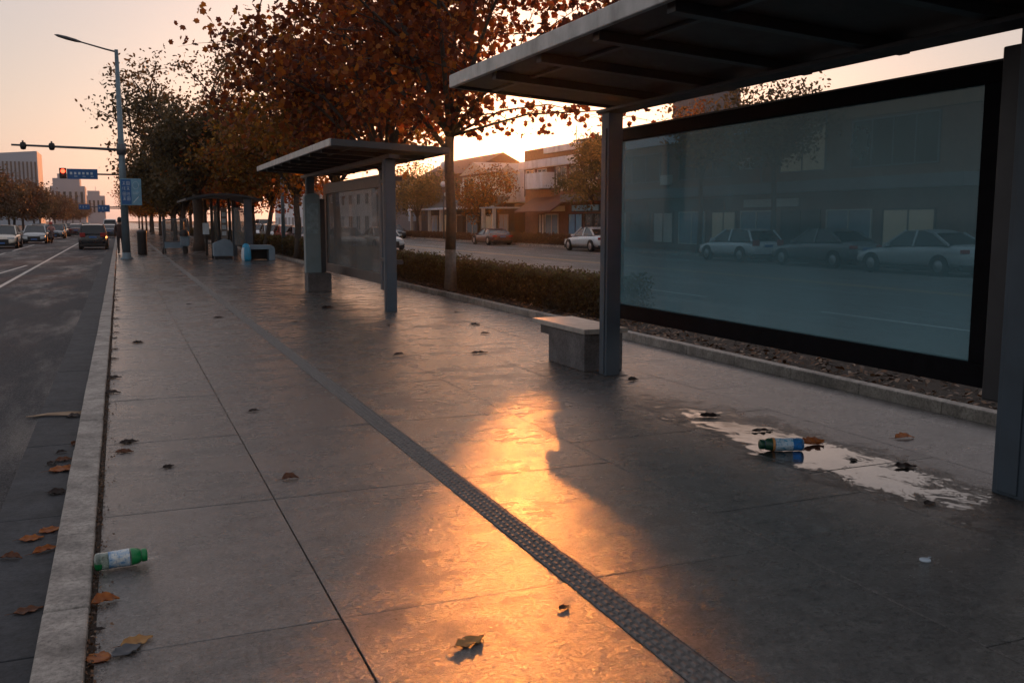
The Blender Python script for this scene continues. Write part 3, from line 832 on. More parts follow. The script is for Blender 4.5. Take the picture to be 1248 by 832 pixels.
def gantry_sign(name, px, y, z, w, h, pole_x, label, red=False, strokes=6, thin=.06):
    r = empty(name, (pole_x, y, 0), 0, label, 'road sign')
    m = MB(); m.tube([(0, 0, 0), (0, 0, z + .4)], [.12, .08], 10); m.build('pole', POLED, r)
    m = MB(); m.tube([(0, 0, z), (px - pole_x - w / 2, 0, z + .02)], thin, 8); m.build('arm', POLED, r)
    m = MB(); cx = px - pole_x
    m.box(cx - w / 2, cx + w / 2, -.14, -.09, z - h / 2, z + h / 2); m.build('sign_panel', SIGNB, r, bevel=.01)
    m = MB(); n = strokes
    for i in range(n):
        a = cx - w * .4 + i * w * .8 / n
        m.box(a, a + w * .07, -.146, -.141, z - h * .05, z + h * .18)
        if i % 2: m.box(a, a + w * .1, -.146, -.141, z - h * .26, z - h * .2)
    m.build('lettering', SIGNW, r)
    return r
gs = gantry_sign('overhead_sign', -2.25, 75, 4.95, 2.0, .72, .45, 'wide blue overhead road sign beside the red traffic light')
def signal():
    r = empty('traffic_light', (-3.48, 74.9, 4.95), 0, 'traffic light glowing red at the left end of the wide blue road sign', 'traffic light')
    m = MB(); m.box(-.26, .20, -.12, .12, -.34, .40); m.build('housing', BLACK, r, bevel=.02)
    m = MB(); m.lathe([(.001, 0), (.15, 0), (.15, .02), (.001, .03)], 12, 0, Matrix.Translation((-.02, -.125, .18)) @ Matrix.Rotation(R(90), 4, 'X')); m.build('red_lens', RED, r)
    m = MB(); m.lathe([(.001, 0), (.13, 0), (.13, .02), (.001, .03)], 12, 0, Matrix.Translation((-.02, -.125, -.16)) @ Matrix.Rotation(R(90), 4, 'X')); m.build('unlit_lens', pbr('unlit_lens', (.05, .012, .01), .3), r)
    m = MB(); m.box(-.24, .18, -.28, -.121, .36, .38); m.build('visor', BLACK, r)
signal()
gantry_sign('overhead_sign', -3.9, 130, 3.35, 1.25, .62, .4, 'smaller blue overhead road sign farther off, left one of the distant pair', strokes=3)
gantry_sign('overhead_sign', -1.65, 128, 3.15, 1.35, .85, .4, 'smaller blue overhead road sign farther off, right one of the distant pair', strokes=3)

# ------------------------------------------------------------------ cars
def make_car(label, loc, rz, paint, L=4.5, W=1.80, H=1.45, style='sedan', group=None, name='parked_car', detail=True):
    r = empty(name, loc, rz, label, 'car', group)
    hl = L / 2
    hood = .62 * H if style != 'van' else .66 * H
    zb = .20
    # side profile of the lower body (x forward), top line
    if style == 'sedan':
        top = [(-hl, .50 * H), (-hl + .10, .66 * H), (-hl + .75, .69 * H), (-.2, .66 * H), (.75, .64 * H), (hl - .35, .54 * H), (hl - .04, .44 * H), (hl, .32 * H)]
        cab = [(-hl + .55, .69 * H), (-1.05, .93 * H), (-.55, H), (.15, .985 * H), (1.05, .635 * H)]
    elif style == 'van':
        top = [(-hl, .45 * H), (-hl + .04, .62 * H), (-hl + .5, .62 * H), (0, .60 * H), (1.2, .60 * H), (hl - .4, .54 * H), (hl - .03, .42 * H), (hl, .3 * H)]
        cab = [(-hl + .06, .62 * H), (-hl + .30, .96 * H), (-hl + .7, H), (.35, .97 * H), (1.45, .595 * H)]
    else:  # suv / hatch
        top = [(-hl, .48 * H), (-hl + .06, .62 * H), (-hl + .5, .64 * H), (0, .62 * H), (.9, .61 * H), (hl - .4, .56 * H), (hl - .04, .44 * H), (hl, .30 * H)]
        cab = [(-hl + .12, .64 * H), (-hl + .55, .95 * H), (-hl + 1.1, H), (.15, .975 * H), (1.15, .605 * H)]
    hw = W / 2
    def taper(x): 
        t = abs(x) / hl
        return hw * (1 - .13 * max(0, t - .7) / .3)
    m = MB(); sec = []
    for x, z in top:
        w = taper(x); zl = zb + (.1 if abs(x) > hl - .1 else 0)
        zl = min(zl, z - .12)
        sec.append([(x, -w * .90, zl), (x, -w, zl + (z - zl) * .35), (x, -w * .99, zl + (z - zl) * .75), (x, -w * .90, z - .01), (x, -w * .5, z + .02), (x, 0, z + .03), (x, w * .5, z + .02), (x, w * .90, z - .01), (x, w * .99, zl + (z - zl) * .75), (x, w, zl + (z - zl) * .35), (x, w * .90, zl)])
    n = len(sec[0])
    vs = [q for s_ in sec for q in s_]
    fs = [(i * n + k, i * n + k + 1, (i + 1) * n + k + 1, (i + 1) * n + k) for i in range(len(sec) - 1) for k in range(n - 1)]
    fs += [(i * n + n - 1, i * n, (i + 1) * n, (i + 1) * n + n - 1) for i in range(len(sec) - 1)]
    fs += [tuple(range(n))[::-1], tuple((len(sec) - 1) * n + k for k in range(n))]
    m.add(vs, fs, 0, True)
    body = m.build('body', paint, r, subsurf=1)
    # cabin shell
    m = MB(); sec = []
    for i, (x, z) in enumerate(cab):
        wt = hw * .70; wb = hw * .90
        zbelt = .63 * H if style != 'van' else .60 * H
        f = (z - zbelt) / (H - zbelt); w = wb + (wt - wb) * max(0, min(1, f))
        sec.append((x, w, z))
    # roof strip
    rv = []
    for x, w, z in sec[1:4]: rv += [(x, -w, z - .01), (x, -w * .6, z + .012), (x, w * .6, z + .012), (x, w, z - .01)]
    rf = [(i * 4 + k, i * 4 + k + 1, (i + 1) * 4 + k + 1, (i + 1) * 4 + k) for i in range(2) for k in range(3)]
    rm = MB(); rm.add(rv, rf, 0, True)
    rv2 = [(x, y, z - .05) for x, y, z in rv]; rm.add(rv2, rf, 0, True)
    # pillars
    zbelt = .63 * H if style != 'van' else .60 * H
    wb = hw * .905
    for s_ in (-1, 1):
        ps = [((cab[0][0], s_ * wb * .98, cab[0][1] - .03), (cab[1][0], s_ * sec[1][1], cab[1][1])), ((cab[4][0], s_ * wb * .98, cab[4][1] - .03), (cab[3][0], s_ * sec[3][1], cab[3][1])), ((-.35, s_ * wb, zbelt), (-.35, s_ * hw * .705, H - .02))]
        for a, b in ps: rm.bar(a, b, .07, .07)
    rm.build('roof', paint, r)
    # glass
    def quad(nm, pts, th=.012):
        g = MB(); g.add(pts, [tuple(range(len(pts)))]); g.build(nm, CARGL, r)
    a, b, c_, d, e = sec
    quad('windshield', [(e[0], -wb * .93, e[2]), (e[0], wb * .93, e[2]), (d[0], d[1] * .97, d[2] - .02), (d[0], -d[1] * .97, d[2] - .02)])
    quad('rear_window', [(a[0], wb * .93, a[2]), (a[0], -wb * .93, a[2]), (b[0], -b[1] * .97, b[2] - .02), (b[0], b[1] * .97, b[2] - .02)])
    for s_ in (-1, 1):
        quad('side_window', [(a[0] + .05, s_ * wb * .985, a[2] - .02), (e[0] - .05, s_ * wb * .985, e[2] - .01), (d[0], s_ * d[1] * 1.0, d[2] - .03), (c_[0], s_ * c_[1], c_[2] - .03), (b[0], s_ * b[1], b[2] - .03)])
    # wheels
    wr = .33
    for fx in (hl - .85, -hl + .85):
        for s_ in (-1, 1):
            w = empty('wheel', (fx, s_ * (hw - .09), wr)); w.parent = r
            M = Matrix.Rotation(R(90), 4, 'X')
            g = MB(); g.lathe([(.20, -.10), (.31, -.105), (wr, -.07), (wr, .07), (.31, .105), (.20, .10)], 18, 0, M); g.build('tyre', RUBBER, w)
            g = MB(); g.lathe([(.001, -.085), (.20, -.095), (.205, 0), (.20, .095), (.001, .085)], 12, 0, M); g.build('rim', RIM, w)
            g = MB()
            pts = [(fx + (wr + .05) * math.cos(t), s_ * (hw + .004), wr + (wr + .05) * math.sin(t)) for t in np.linspace(-.1, PI + .1, 12)]
            g.add([(x, y - s_ * .05, z) for x, y, z in pts] + [(x, y + s_ * .003, z) for x, y, z in pts], [(i, i + 1, i + 13, i + 12) for i in range(11)] , 0, True)
            g.add([(fx, s_ * (hw - .035), wr)] + [(x, s_ * (hw + .001), z) for x, y, z in pts], [(0, i + 1, i + 2) for i in range(11)])
            g.build('wheel_arch', BLACK, r)
    for s_ in (-1, 1):
        g = MB(); g.box(hl - .22, hl - .06, s_ * hw * .62 - .2, s_ * hw * .62 + .2, .45 * H - .06, .45 * H + .05); g.build('headlight', HEADL, r, bevel=.02)
        g = MB(); g.box(-hl - .012, -hl + .10, s_ * hw * .70 - .16, s_ * hw * .70 + .16, .50 * H, .50 * H + (.13 if style == 'sedan' else .26)); g.build('tail_light', TAIL, r, bevel=.02)
        g = MB(); g.box(.62, .80, s_ * (hw + .06) - .09, s_ * (hw + .06) + .09, .62 * H, .62 * H + .12); g.build('mirror', paint, r, bevel=.02)
    g = MB(); g.box(hl - .10, hl + .012, -.45, .45, .24, .40 * H); g.build('grille', BLACK, r, bevel=.02)
    for bb in ((hl + .013, hl + .022, -.22, .22, .30, .41), (-hl - .022, -hl - .013, -.22, .22, .46 * H, .46 * H + .11)):
        g = MB(); g.box(*bb); g.build('number_plate', pbr('plate_blue', (.05, .14, .36), .4), r)
    g = MB(); g.box(-hl - .01, -hl + .15, -hw * .84, hw * .84, .22, .38); g.build('bumper', BLACK, r, bevel=.02)
    g = MB(); g.box(-hl + .151, hl - .1, -hw * .9, hw * .9, .16, .3); g.build('underbody', BLACK, r, bevel=.02)
    return r

def paint(name, c, rough=.28):
    return pbr(name, c, rough, .15, vary=.06, bmp=0, coat=.5, rvary=.05)
SILV = paint('silver_paint', (.42, .44, .45)); WHT = paint('white_paint', (.66, .69, .72)); CREAM = paint('cream_paint', (.60, .54, .46))
DBLUE = paint('dark_blue_paint', (.055, .08, .11)); BLK = paint('black_paint', (.018, .022, .028)); REDP = paint('red_paint', (.42, .05, .03))
GRY = paint('grey_paint', (.16, .17, .18)); MAR = paint('maroon_paint', (.09, .03, .03)); LBL = paint('pale_blue_paint', (.30, .42, .50))
UP, DN = R(90), R(-90)
Z = -.15
# left road
make_car('black people carrier driving away in the kerb lane, its red tail lamps facing us', (-1.56, 67.2, Z), UP, BLK, 4.4, 1.68, 1.58, 'van', name='moving_car')
make_car('cream white car cut by the left edge of the photo, coming toward us', (-7.15, 71.8, Z), DN, CREAM, 4.5, 1.86, 1.5, 'suv', name='moving_car')
make_car('silver white car coming toward us beside the pink-clad scooter rider', (-6.25, 85.6, Z), DN, SILV, 4.6, 1.80, 1.45, 'suv', name='moving_car')
make_car('dark blue-grey saloon coming toward us behind the silver white car', (-6.05, 107.5, Z), DN, DBLUE, 4.6, 1.8, 1.42, 'sedan', name='moving_car')
make_car('pale blue car far off, seen between the silver white car and the dark saloon', (-7.9, 112, Z), DN, LBL, 4.6, 1.8, 1.5, 'suv', name='moving_car')
make_car('pale yellowish car following the dark blue-grey saloon', (-6.6, 126, Z), DN, CREAM, 4.6, 1.8, 1.45, 'sedan', name='moving_car')
make_car('small grey car far off, farthest of the oncoming line', (-6.3, 150, Z), DN, GRY, 4.5, 1.8, 1.45, 'sedan', name='moving_car')
make_car('silver car far down the road, just left of the black people carrier', (-5.2, 172, Z), DN, SILV, 4.5, 1.8, 1.5, 'suv', name='moving_car')
make_car('dark red car far off driving away, just left of the black people carrier', (-4.6, 122, Z), UP, MAR, 4.5, 1.8, 1.45, 'sedan', name='moving_car')
make_car('dark saloon ahead of the black people carrier near the kerb', (-1.05, 112, Z), UP, DBLUE, 4.6, 1.8, 1.42, 'sedan', name='moving_car')
make_car('tall white van far ahead in the kerb lane above the dark saloon', (-1.1, 138, Z), UP, WHT, 4.9, 1.9, 2.0, 'van', name='moving_car')
# right road, far side
make_car('white saloon parked across the right road, its tail touching the shelter post', (26.1, 50.6, Z), UP, WHT, 4.6, 1.8, 1.42, 'sedan', 'cars parked on the far side of the right road')
make_car('dark low car parked across the right road in front of the gabled shop', (26.1, 67.2, Z), UP, MAR, 4.6, 1.8, 1.22, 'sedan', 'cars parked on the far side of the right road')
make_car('dark blue car half hidden behind the post of the second shelter', (26.1, 95.5, Z), DN, DBLUE, 4.6, 1.8, 1.45, 'sedan', 'cars parked on the far side of the right road')
make_car('white hatchback seen through the teal glass, leftmost behind the screen', (25.8, 35.6, Z), UP, WHT, 4.2, 1.8, 1.45, 'suv', 'cars parked on the far side of the right road')
make_car('dark saloon seen through the teal glass, in the middle of the screen', (25.8, 30.0, Z), UP, GRY, 4.7, 1.8, 1.5, 'sedan', 'cars parked on the far side of the right road')
make_car('pale saloon seen through the teal glass near the right end of the screen', (25.4, 24.6, Z), UP, SILV, 4.7, 1.8, 1.5, 'sedan', 'cars parked on the far side of the right road')
# right road, near side, behind the hedge
GP = 'cars parked behind the hedge'
make_car('white car with a dark window line behind the hedge, leftmost between the tree trunks', (12.2, 96, Z), DN, WHT, 4.5, 1.8, 1.5, 'suv', GP)
make_car('dark grey van behind the hedge, taller than the white car beside it', (15.5, 112, Z), DN, DBLUE, 4.8, 1.9, 2.0, 'van', GP)
make_car('white hatchback behind the hedge, right of the leaning trunk', (12.3, 84.5, Z), DN, SILV, 4.5, 1.8, 1.5, 'suv', GP)
make_car('red car behind the hedge beside the slim dark trunk', (12.3, 76, Z), DN, REDP, 4.5, 1.8, 1.45, 'suv', GP)
make_car('maroon car behind the hedge, just left of the information totem', (12.2, 69.5, Z), DN, MAR, 4.5, 1.8, 1.4, 'sedan', GP)
make_car('dark car seen through the panel of the second shelter, left of its middle', (13.0, 58.5, Z), DN, GRY, 4.5, 1.8, 1.4, 'sedan', GP)
make_car('pale car seen through the panel of the second shelter, near its right end', (15.2, 58, Z), DN, SILV, 4.5, 1.8, 1.4, 'sedan', GP)

# ------------------------------------------------------------------ people
def skin_body(name, joints, edges, mats_fn, parent, mats):
    me = bpy.data.meshes.new(name)
    me.from_pydata([j[0] for j in joints], edges, [])
    o = bpy.data.objects.new(name, me); COL.objects.link(o)
    sk = o.modifiers.new('Skin', 'SKIN'); sk.use_smooth_shade = True
    for i, (_, rr) in enumerate(joints):
        me.skin_vertices[0].data[i].radius = rr if isinstance(rr, tuple) else (rr, rr)
    me.skin_vertices[0].data[0].use_root = True
    sb = o.modifiers.new('Sub', 'SUBSURF'); sb.levels = 1; sb.render_levels = 1
    dg = bpy.context.evaluated_depsgraph_get(); dg.update()
    nm = bpy.data.meshes.new_from_object(o.evaluated_get(dg))
    o.modifiers.clear(); o.data = nm; nm.materials.clear()
    for m in mats: nm.materials.append(m)
    for p in nm.polygons:
        p.material_index = mats_fn(p.center); p.use_smooth = True
    if parent is not None: o.parent = parent
    return o

def standing_person():
    r = empty('person', (.02, 51, 0), R(15), 'person in a dark brown coat standing at the kerb, half hidden by the lamp pole', 'person')
    J = [((0, 0, .95), .14), ((0, 0, 1.15), .145), ((0, 0, 1.38), (.17, .12)), ((0, 0, 1.50), .055), ((0, .02, 1.60), .085), ((0, .02, 1.70), .085),
         ((.19, 0, 1.40), .06), ((.24, .02, 1.13), .048), ((.22, .10, .90), .036), ((.21, .12, .80), .03),
         ((-.19, 0, 1.40), .06), ((-.24, .02, 1.13), .048), ((-.22, .10, .90), .036), ((-.21, .12, .80), .03),
         ((.10, 0, .86), .10), ((.11, .02, .48), .07), ((.11, 0, .09), .05), ((.11, .14, .04), .04),
         ((-.10, 0, .86), .10), ((-.11, -.04, .48), .07), ((-.11, -.06, .09), .05), ((-.11, .08, .04), .04)]
    E = [(0, 1), (1, 2), (2, 3), (3, 4), (4, 5), (2, 6), (6, 7), (7, 8), (8, 9), (2, 10), (10, 11), (11, 12), (12, 13), (0, 14), (14, 15), (15, 16), (16, 17), (0, 18), (18, 19), (19, 20), (20, 21)]
    coat = pbr('dark_brown_coat', (.05, .028, .026), .85); tro = pbr('dark_trousers', (.02, .02, .025), .85)
    skin_body('body', J, E, lambda c: 2 if (c.z > 1.50 or (c.z < .86 and abs(c.x) > .185)) else (0 if c.z > .88 else 1), r, [coat, tro, SKIN])
    m = MB(); m.lathe([(.105, 1.58), (.115, 1.68), (.10, 1.78), (.05, 1.83), (.001, 1.84)], 12, 0, Matrix.Translation((0, -.02, 0))); m.build('hair', BLACK, r)
standing_person()

def scooter_rider():
    r = empty('person', (-5.15, 86.0, -.15), R(180), 'rider in a pale pink jacket sitting on a scooter beside the silver white car', 'person')
    J = [((0, -.15, .82), .14), ((0, -.12, 1.02), .145), ((0, -.04, 1.26), (.18, .13)), ((0, 0, 1.38), .055), ((0, .03, 1.47), .10), ((0, .03, 1.57), .10),
         ((.2, 0, 1.27), .065), ((.28, .18, 1.08), .055), ((.26, .42, 1.04), .04), ((-.2, 0, 1.27), .065), ((-.28, .18, 1.08), .055), ((-.26, .42, 1.04), .04),
         ((.12, -.02, .78), .10), ((.17, .30, .70), .08), ((.14, .26, .36), .055), ((.14, .36, .30), .045), ((-.12, -.02, .78), .10), ((-.17, .30, .70), .08), ((-.14, .26, .36), .055), ((-.14, .36, .30), .045)]
    E = [(0, 1), (1, 2), (2, 3), (3, 4), (4, 5), (2, 6), (6, 7), (7, 8), (2, 9), (9, 10), (10, 11), (0, 12), (12, 13), (13, 14), (14, 15), (0, 16), (16, 17), (17, 18), (18, 19)]
    pink = pbr('pink_jacket', (.50, .25, .22), .8)
    skin_body('body', J, E, lambda c: 2 if c.z > 1.36 or (c.y > .38 and c.z > .95) else (0 if c.z > .88 else 1), r, [pink, MATS['dark_trousers'], SKIN])
    m = MB(); m.lathe([(.135, 1.50), (.145, 1.58), (.12, 1.68), (.06, 1.73), (.001, 1.74)], 12, 0, Matrix.Translation((0, .01, 0))); m.build('helmet', REDP, r)
    s = empty('scooter', (-5.15, 86.0, -.15), R(180), 'dark red scooter ridden by the person in the pale pink jacket', 'scooter')
    for y in (.62, -.55):
        M = Matrix.Translation((0, y, .24)) @ Matrix.Rotation(R(90), 4, 'Y')
        m = MB(); m.lathe([(.12, -.05), (.22, -.05), (.24, 0), (.22, .05), (.12, .05)], 14, 0, M); m.lathe([(.001, -.03), (.12, -.04), (.12, .04), (.001, .03)], 10, 0, M); m.build('wheel', RUBBER, s)
    m = MB(); m.prism([(-.7, .35), (-.2, .24), (.3, .24), (.38, .34), (-.1, .34), (-.15, .66), (-.62, .70)], -.14, .14)
    m.v = [(y, x, z) for x, y, z in m.v]; m.build('body', MAR, s, bevel=.03)
    m = MB(); m.prism([(.36, .30), (.50, .42), (.44, .95), (.36, .95)], -.16, .16); m.v = [(y, x, z) for x, y, z in m.v]; m.build('front_shield', MAR, s, bevel=.02)
    m = MB(); m.tube([(0, .62, .25), (0, .44, .95), (0, .40, 1.02)], .03, 6); m.tube([(-.30, .42, 1.03), (0, .42, 1.0), (.30, .42, 1.03)], .02, 6); m.build('handlebar', STEELD, s)
    m = MB(); m.box(-.13, .13, -.58, .02, .68, .75); m.build('seat', BLACK, s, bevel=.03)
scooter_rider()

# ------------------------------------------------------------------ buildings
WHITEW = pbr('white_render', (.74, .74, .78), .8, vary=.1, nscale=2, bmp=.1, dirt=(.36, .34, .33))
BLUEW = pbr('blue_white_fascia', (.40, .50, .62), .6, vary=.1)
BRICK = pbr('red_brown_brick', (.17, .075, .050), .8, vary=.25, nscale=5)
BRICKO = pbr('orange_brown_parapet', (.24, .115, .06), .8, vary=.2, nscale=4)
DWOOD = pbr('dark_timber', (.055, .035, .028), .7, vary=.25)
TILE = pbr('grey_roof_tile', (.12, .11, .11), .7, vary=.2, nscale=10, bmp=.8, bscale=14)
MARO = pbr('maroon_tile', (.10, .035, .03), .7, vary=.2, nscale=9)
WINDK = pbr('dark_window_glass', (.030, .038, .045), .10, vary=.2, bmp=0)
SHOPGL = pbr('shop_glass', (.20, .29, .36), .15, .1, vary=.2, bmp=0)
BLUEP = pbr('bright_blue_panel', (.09, .30, .46), .5)
TAN = emis('glowing_tan_pane', (.42, .30, .20), .08)  # weak emission added to brighten the tan panes
CREAMW = pbr('cream_column', (.55, .50, .44), .7)
GREYB = pbr('grey_service_tower', (.13, .13, .145), .8)

def part(nm, mat, parent, boxes, bevel=0):
    m = MB()
    for b in boxes: m.box(*b)
    return m.build(nm, mat, parent, bevel=bevel)

def window(parent, x, y0, y1, z0, z1, glass=WINDK, frame=WHITEW, mull=1):
    w = empty('window', (0, 0, 0)); w.parent = parent
    part('pane', glass, w, [(x - .02, x + .02, y0 + .05, y1 - .05, z0 + .05, z1 - .05)])
    bs = [(x - .07, x + .01, y0, y1, z0, z0 + .06), (x - .07, x + .01, y0, y1, z1 - .06, z1), (x - .07, x + .01, y0, y0 + .06, z0 + .061, z1 - .061), (x - .07, x + .01, y1 - .06, y1, z0 + .061, z1 - .061)]
    for k in range(mull):
        yc = y0 + (y1 - y0) * (k + 1) / (mull + 1)
        bs.append((x - .06, x + .01, yc - .03, yc + .03, z0 + .061, z1 - .061))
    part('frame', frame, w, bs)
    return w

def building_a():
    b = empty('shop_building', (29.5, 48, 0), 0, 'long flat-roofed shop building with white bands and balcony, right of the sun', 'building')
    b.location = (0, 0, 0)
    X = 29.5
    part('wall', BRICK, b, [(X, X + 10, 26, 68.7, -.2, 2.75), (X, X + 10, 26, 68.69, 2.751, 6.0)])
    part('parapet', BRICKO, b, [(X - .05, X + .3, 26, 68.74, 6.01, 7.02), (X + .301, X + 10, 68.3, 68.71, 6.01, 6.95), (X + .301, X + 10, 26, 26.4, 6.01, 6.95)])
    part('roof', TILE, b, [(X + .301, X + 10, 26.41, 68.29, 6.01, 6.3)])
    part('fascia', WHITEW, b, [(X - .45, X - .001, 55.0, 68.9, 5.58, 6.15), (X - .30, X - .051, 59.5, 64.6, 6.55, 6.98)])
    part('blue_fascia', BLUEW, b, [(X - .32, X - .052, 40.0, 58.9, 6.0, 6.95)])
    part('cornice', TILE, b, [(X - .4, X + .35, 26, 59.2, 7.03, 7.13)])
    part('balcony', WHITEW, b, [(X - 1.0, X - .9, 63.2, 66.4, 4.15, 5.15), (X - .899, X - .001, 66.3, 66.4, 4.15, 5.15), (X - .899, X - .001, 63.2, 63.3, 4.15, 5.15), (X - 1.0, X - .001, 63.2, 66.4, 4.0, 4.14)])
    for y0 in (66.8, 64.6, 61.2, 59.0, 57.0): window(b, X - .02, y0, y0 + 1.6, 4.1, 5.5)
    window(b, X - .02, 55.0, 56.6, 4.4, 5.8, frame=CREAMW)
    # upper windows behind the glass
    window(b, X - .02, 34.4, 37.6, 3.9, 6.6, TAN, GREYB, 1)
    window(b, X - .02, 41.5, 46.5, 3.9, 5.6, WINDK, GREYB, 2)
    window(b, X - .02, 28.0, 32.8, 3.9, 5.9, WINDK, GREYB, 3)
    window(b, X - .02, 48.5, 53.5, 3.9, 5.6, WINDK, GREYB, 2)
    # shopfront awning and ledge
    m = MB(); m.add([(X - 1.6, 60.6, 2.35), (X - 1.6, 67.0, 2.35), (X - .01, 67.0, 3.4), (X - .01, 60.6, 3.4), (X - 1.6, 60.6, 2.25), (X - 1.6, 67.0, 2.25), (X - .01, 67.0, 3.2), (X - .01, 60.6, 3.2)], [(0, 1, 2, 3), (4, 7, 6, 5), (0, 4, 5, 1), (0, 3, 7, 4), (1, 5, 6, 2)]); m.build('awning', MARO, b)
    part('canopy', BLUEW, b, [(X - 2.6, X - .2, 68.9, 72.0, 2.62, 2.72)])
    part('ledge', GREYB, b, [(X - .9, X - .001, 26, 60.4, 2.95, 3.45)])
    for y in (69.2, 71.6): part('column', CREAMW, b, [(X - 2.5, X - 2.25, y, y + .2, 0, 2.61)])
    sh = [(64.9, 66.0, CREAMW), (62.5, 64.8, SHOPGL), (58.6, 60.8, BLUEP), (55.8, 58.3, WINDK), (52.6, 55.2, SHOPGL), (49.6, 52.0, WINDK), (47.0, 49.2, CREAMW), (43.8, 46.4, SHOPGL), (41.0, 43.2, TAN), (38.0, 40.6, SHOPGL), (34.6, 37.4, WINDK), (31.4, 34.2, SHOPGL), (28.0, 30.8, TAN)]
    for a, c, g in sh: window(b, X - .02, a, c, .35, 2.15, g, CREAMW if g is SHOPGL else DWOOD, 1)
    part('signboard', DWOOD, b, [(X - .12, X - .001, 42.0, 60.2, 2.22, 2.80)])
    part('service_tower', GREYB, b, [(32, 35, 48.6, 51.4, 6.31, 9.4)])
    for (yy, zz_) in ((60.7, 3.75), (56.4, 3.7), (47.2, 3.7), (39.6, 4.2)):
        part('air_conditioner', CREAMW, b, [(X - .38, X - .03, yy, yy + .8, zz_, zz_ + .55)], .02)
    for yy in (68.5, 62.95, 54.6, 47.6, 38.9): part('downpipe', GREYB, b, [(X - .12, X - .03, yy, yy + .1, 3.5, 5.57)])
    for (y0, y1, mt) in ((61.2, 66.2, CREAMW), (56.0, 60.0, BLUEP), (49.8, 54.8, MARO), (36.0, 40.2, CREAMW)):
        part('shop_sign', mt, b, [(X - .19, X - .125, y0, y1, 2.32, 2.70)], .01)
    part('roof_antenna', BLACK, b, [(30.6, 30.64, 62.0, 62.04, 6.31, 8.4), (30.5, 30.9, 62.01, 62.03, 8.0, 8.03)]); part('roof_antenna', BLACK, b, [(31.2, 31.24, 61.0, 61.04, 6.31, 8.0)])
building_a()

def building_b():
    b = empty('gabled_shop', (0, 0, 0), 0, 'white-walled shop with a gabled upper room and long tiled porch roof, left of the sun', 'building')
    X = 29.5
    part('wall', DWOOD, b, [(X + .6, X + 9, 72.3, 95, -.2, 3.0)])
    part('upper_wall', WHITEW, b, [(X + .3, X + 5, 77.3, 84.2, 3.4, 5.75), (X + 1.2, X + 5, 72.5, 77.29, 3.2, 5.6), (X + 1.4, X + 5, 84.3, 88, 3.4, 5.2)])
    m = MB()
    # gable facing the road
    def gable(y0, y1, z0, z1, x0, x1):
        yc = (y0 + y1) / 2
        m.add([(x0, y0, z0), (x0, y1, z0), (x0, yc, z1), (x1, y0, z0), (x1, y1, z0), (x1, yc, z1)], [(0, 1, 2), (3, 5, 4), (0, 2, 5, 3), (1, 4, 5, 2), (0, 3, 4, 1)])
    gable(76.9, 84.5, 5.77, 6.85, X + .1, X + 5.2); gable(72.6, 77.2, 5.62, 6.4, X + 1.0, X + 5.2)
    m.build('gable', pbr('pale_gable', (.46, .40, .38), .8), b)
    part('eave_trim', MARO, b, [(X + .05, X + .29, 76.8, 84.6, 5.6, 5.76)])
    m = MB()
    m.add([(X + 4, 70, 5.7), (X + 4, 92.6, 5.7), (X + 8, 92.6, 6.7), (X + 8, 70, 6.5), (X + 12, 92.6, 5.7), (X + 12, 70, 5.7)], [(0, 1, 2, 3), (3, 2, 4, 5), (0, 3, 5), (1, 4, 2)])
    m.add([(X + 4, 92.7, 6.6), (X + 4, 113, 6.6), (X + 8, 112, 8.75), (X + 8, 93.1, 8.75), (X + 12, 113, 6.6), (X + 12, 92.7, 6.6)], [(0, 1, 2, 3), (3, 2, 4, 5), (0, 3, 5), (1, 4, 2)]); m.build('roof', MARO, b)
    part('rear_wall', BRICK, b, [(X + 4.5, X + 11.5, 70.2, 92.69, 0, 5.69), (X + 4.5, X + 11.5, 92.8, 112.8, 0, 6.59)])
    m = MB(); m.add([(X - 1.3, 72.0, 2.85), (X - 1.3, 97.0, 2.85), (X + .7, 95.0, 3.72), (X + .7, 73.5, 3.72), (X - 1.3, 72.0, 2.72), (X - 1.3, 97.0, 2.72), (X + .7, 95.0, 3.5), (X + .7, 73.5, 3.5)], [(0, 1, 2, 3), (4, 7, 6, 5), (0, 4, 5, 1), (1, 5, 6, 2), (0, 3, 7, 4)]); m.build('porch_roof', TILE, b)
    part('porch_edge', WHITEW, b, [(X - 1.36, X - 1.301, 72, 97, 2.68, 2.86)])
    for y in (96.4, 93.5, 90.2, 86.5, 80.2, 76.2, 72.4): part('column', CREAMW if y > 85 else DWOOD, b, [(X - 1.15, X - .9, y, y + .28, -.1, 2.71)])
    window(b, X + .28, 81.1, 83.7, 3.95, 5.5, WINDK, WHITEW, 1); window(b, X + 1.18, 74.2, 75.8, 3.9, 5.2, WINDK, WHITEW, 1)
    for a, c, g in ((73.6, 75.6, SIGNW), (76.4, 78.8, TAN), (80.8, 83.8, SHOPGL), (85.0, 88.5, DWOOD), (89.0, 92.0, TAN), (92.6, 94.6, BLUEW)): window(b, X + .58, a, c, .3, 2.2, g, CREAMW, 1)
building_b()

def building_c():
    b = empty('white_framed_building', (0, 0, 0), 0, 'pale blue-white framed building just right of the second shelter post', 'building')
    X = 29.5
    part('wall', GREYB, b, [(X + .2, X + 8, 99.5, 116, -.2, 5.5)])
    part('frame', BLUEW, b, [(X - .2, X + .19, 99.0, 116, 5.0, 5.6), (X - .2, X + .19, 99.0, 100.6, 1.6, 4.99), (X - .2, X + .19, 112, 113.5, 1.6, 4.99)])
    for y in (101.5, 105, 108.5): window(b, X + .18, y, y + 2.6, 2.6, 4.6, WINDK, GREYB)
building_c()

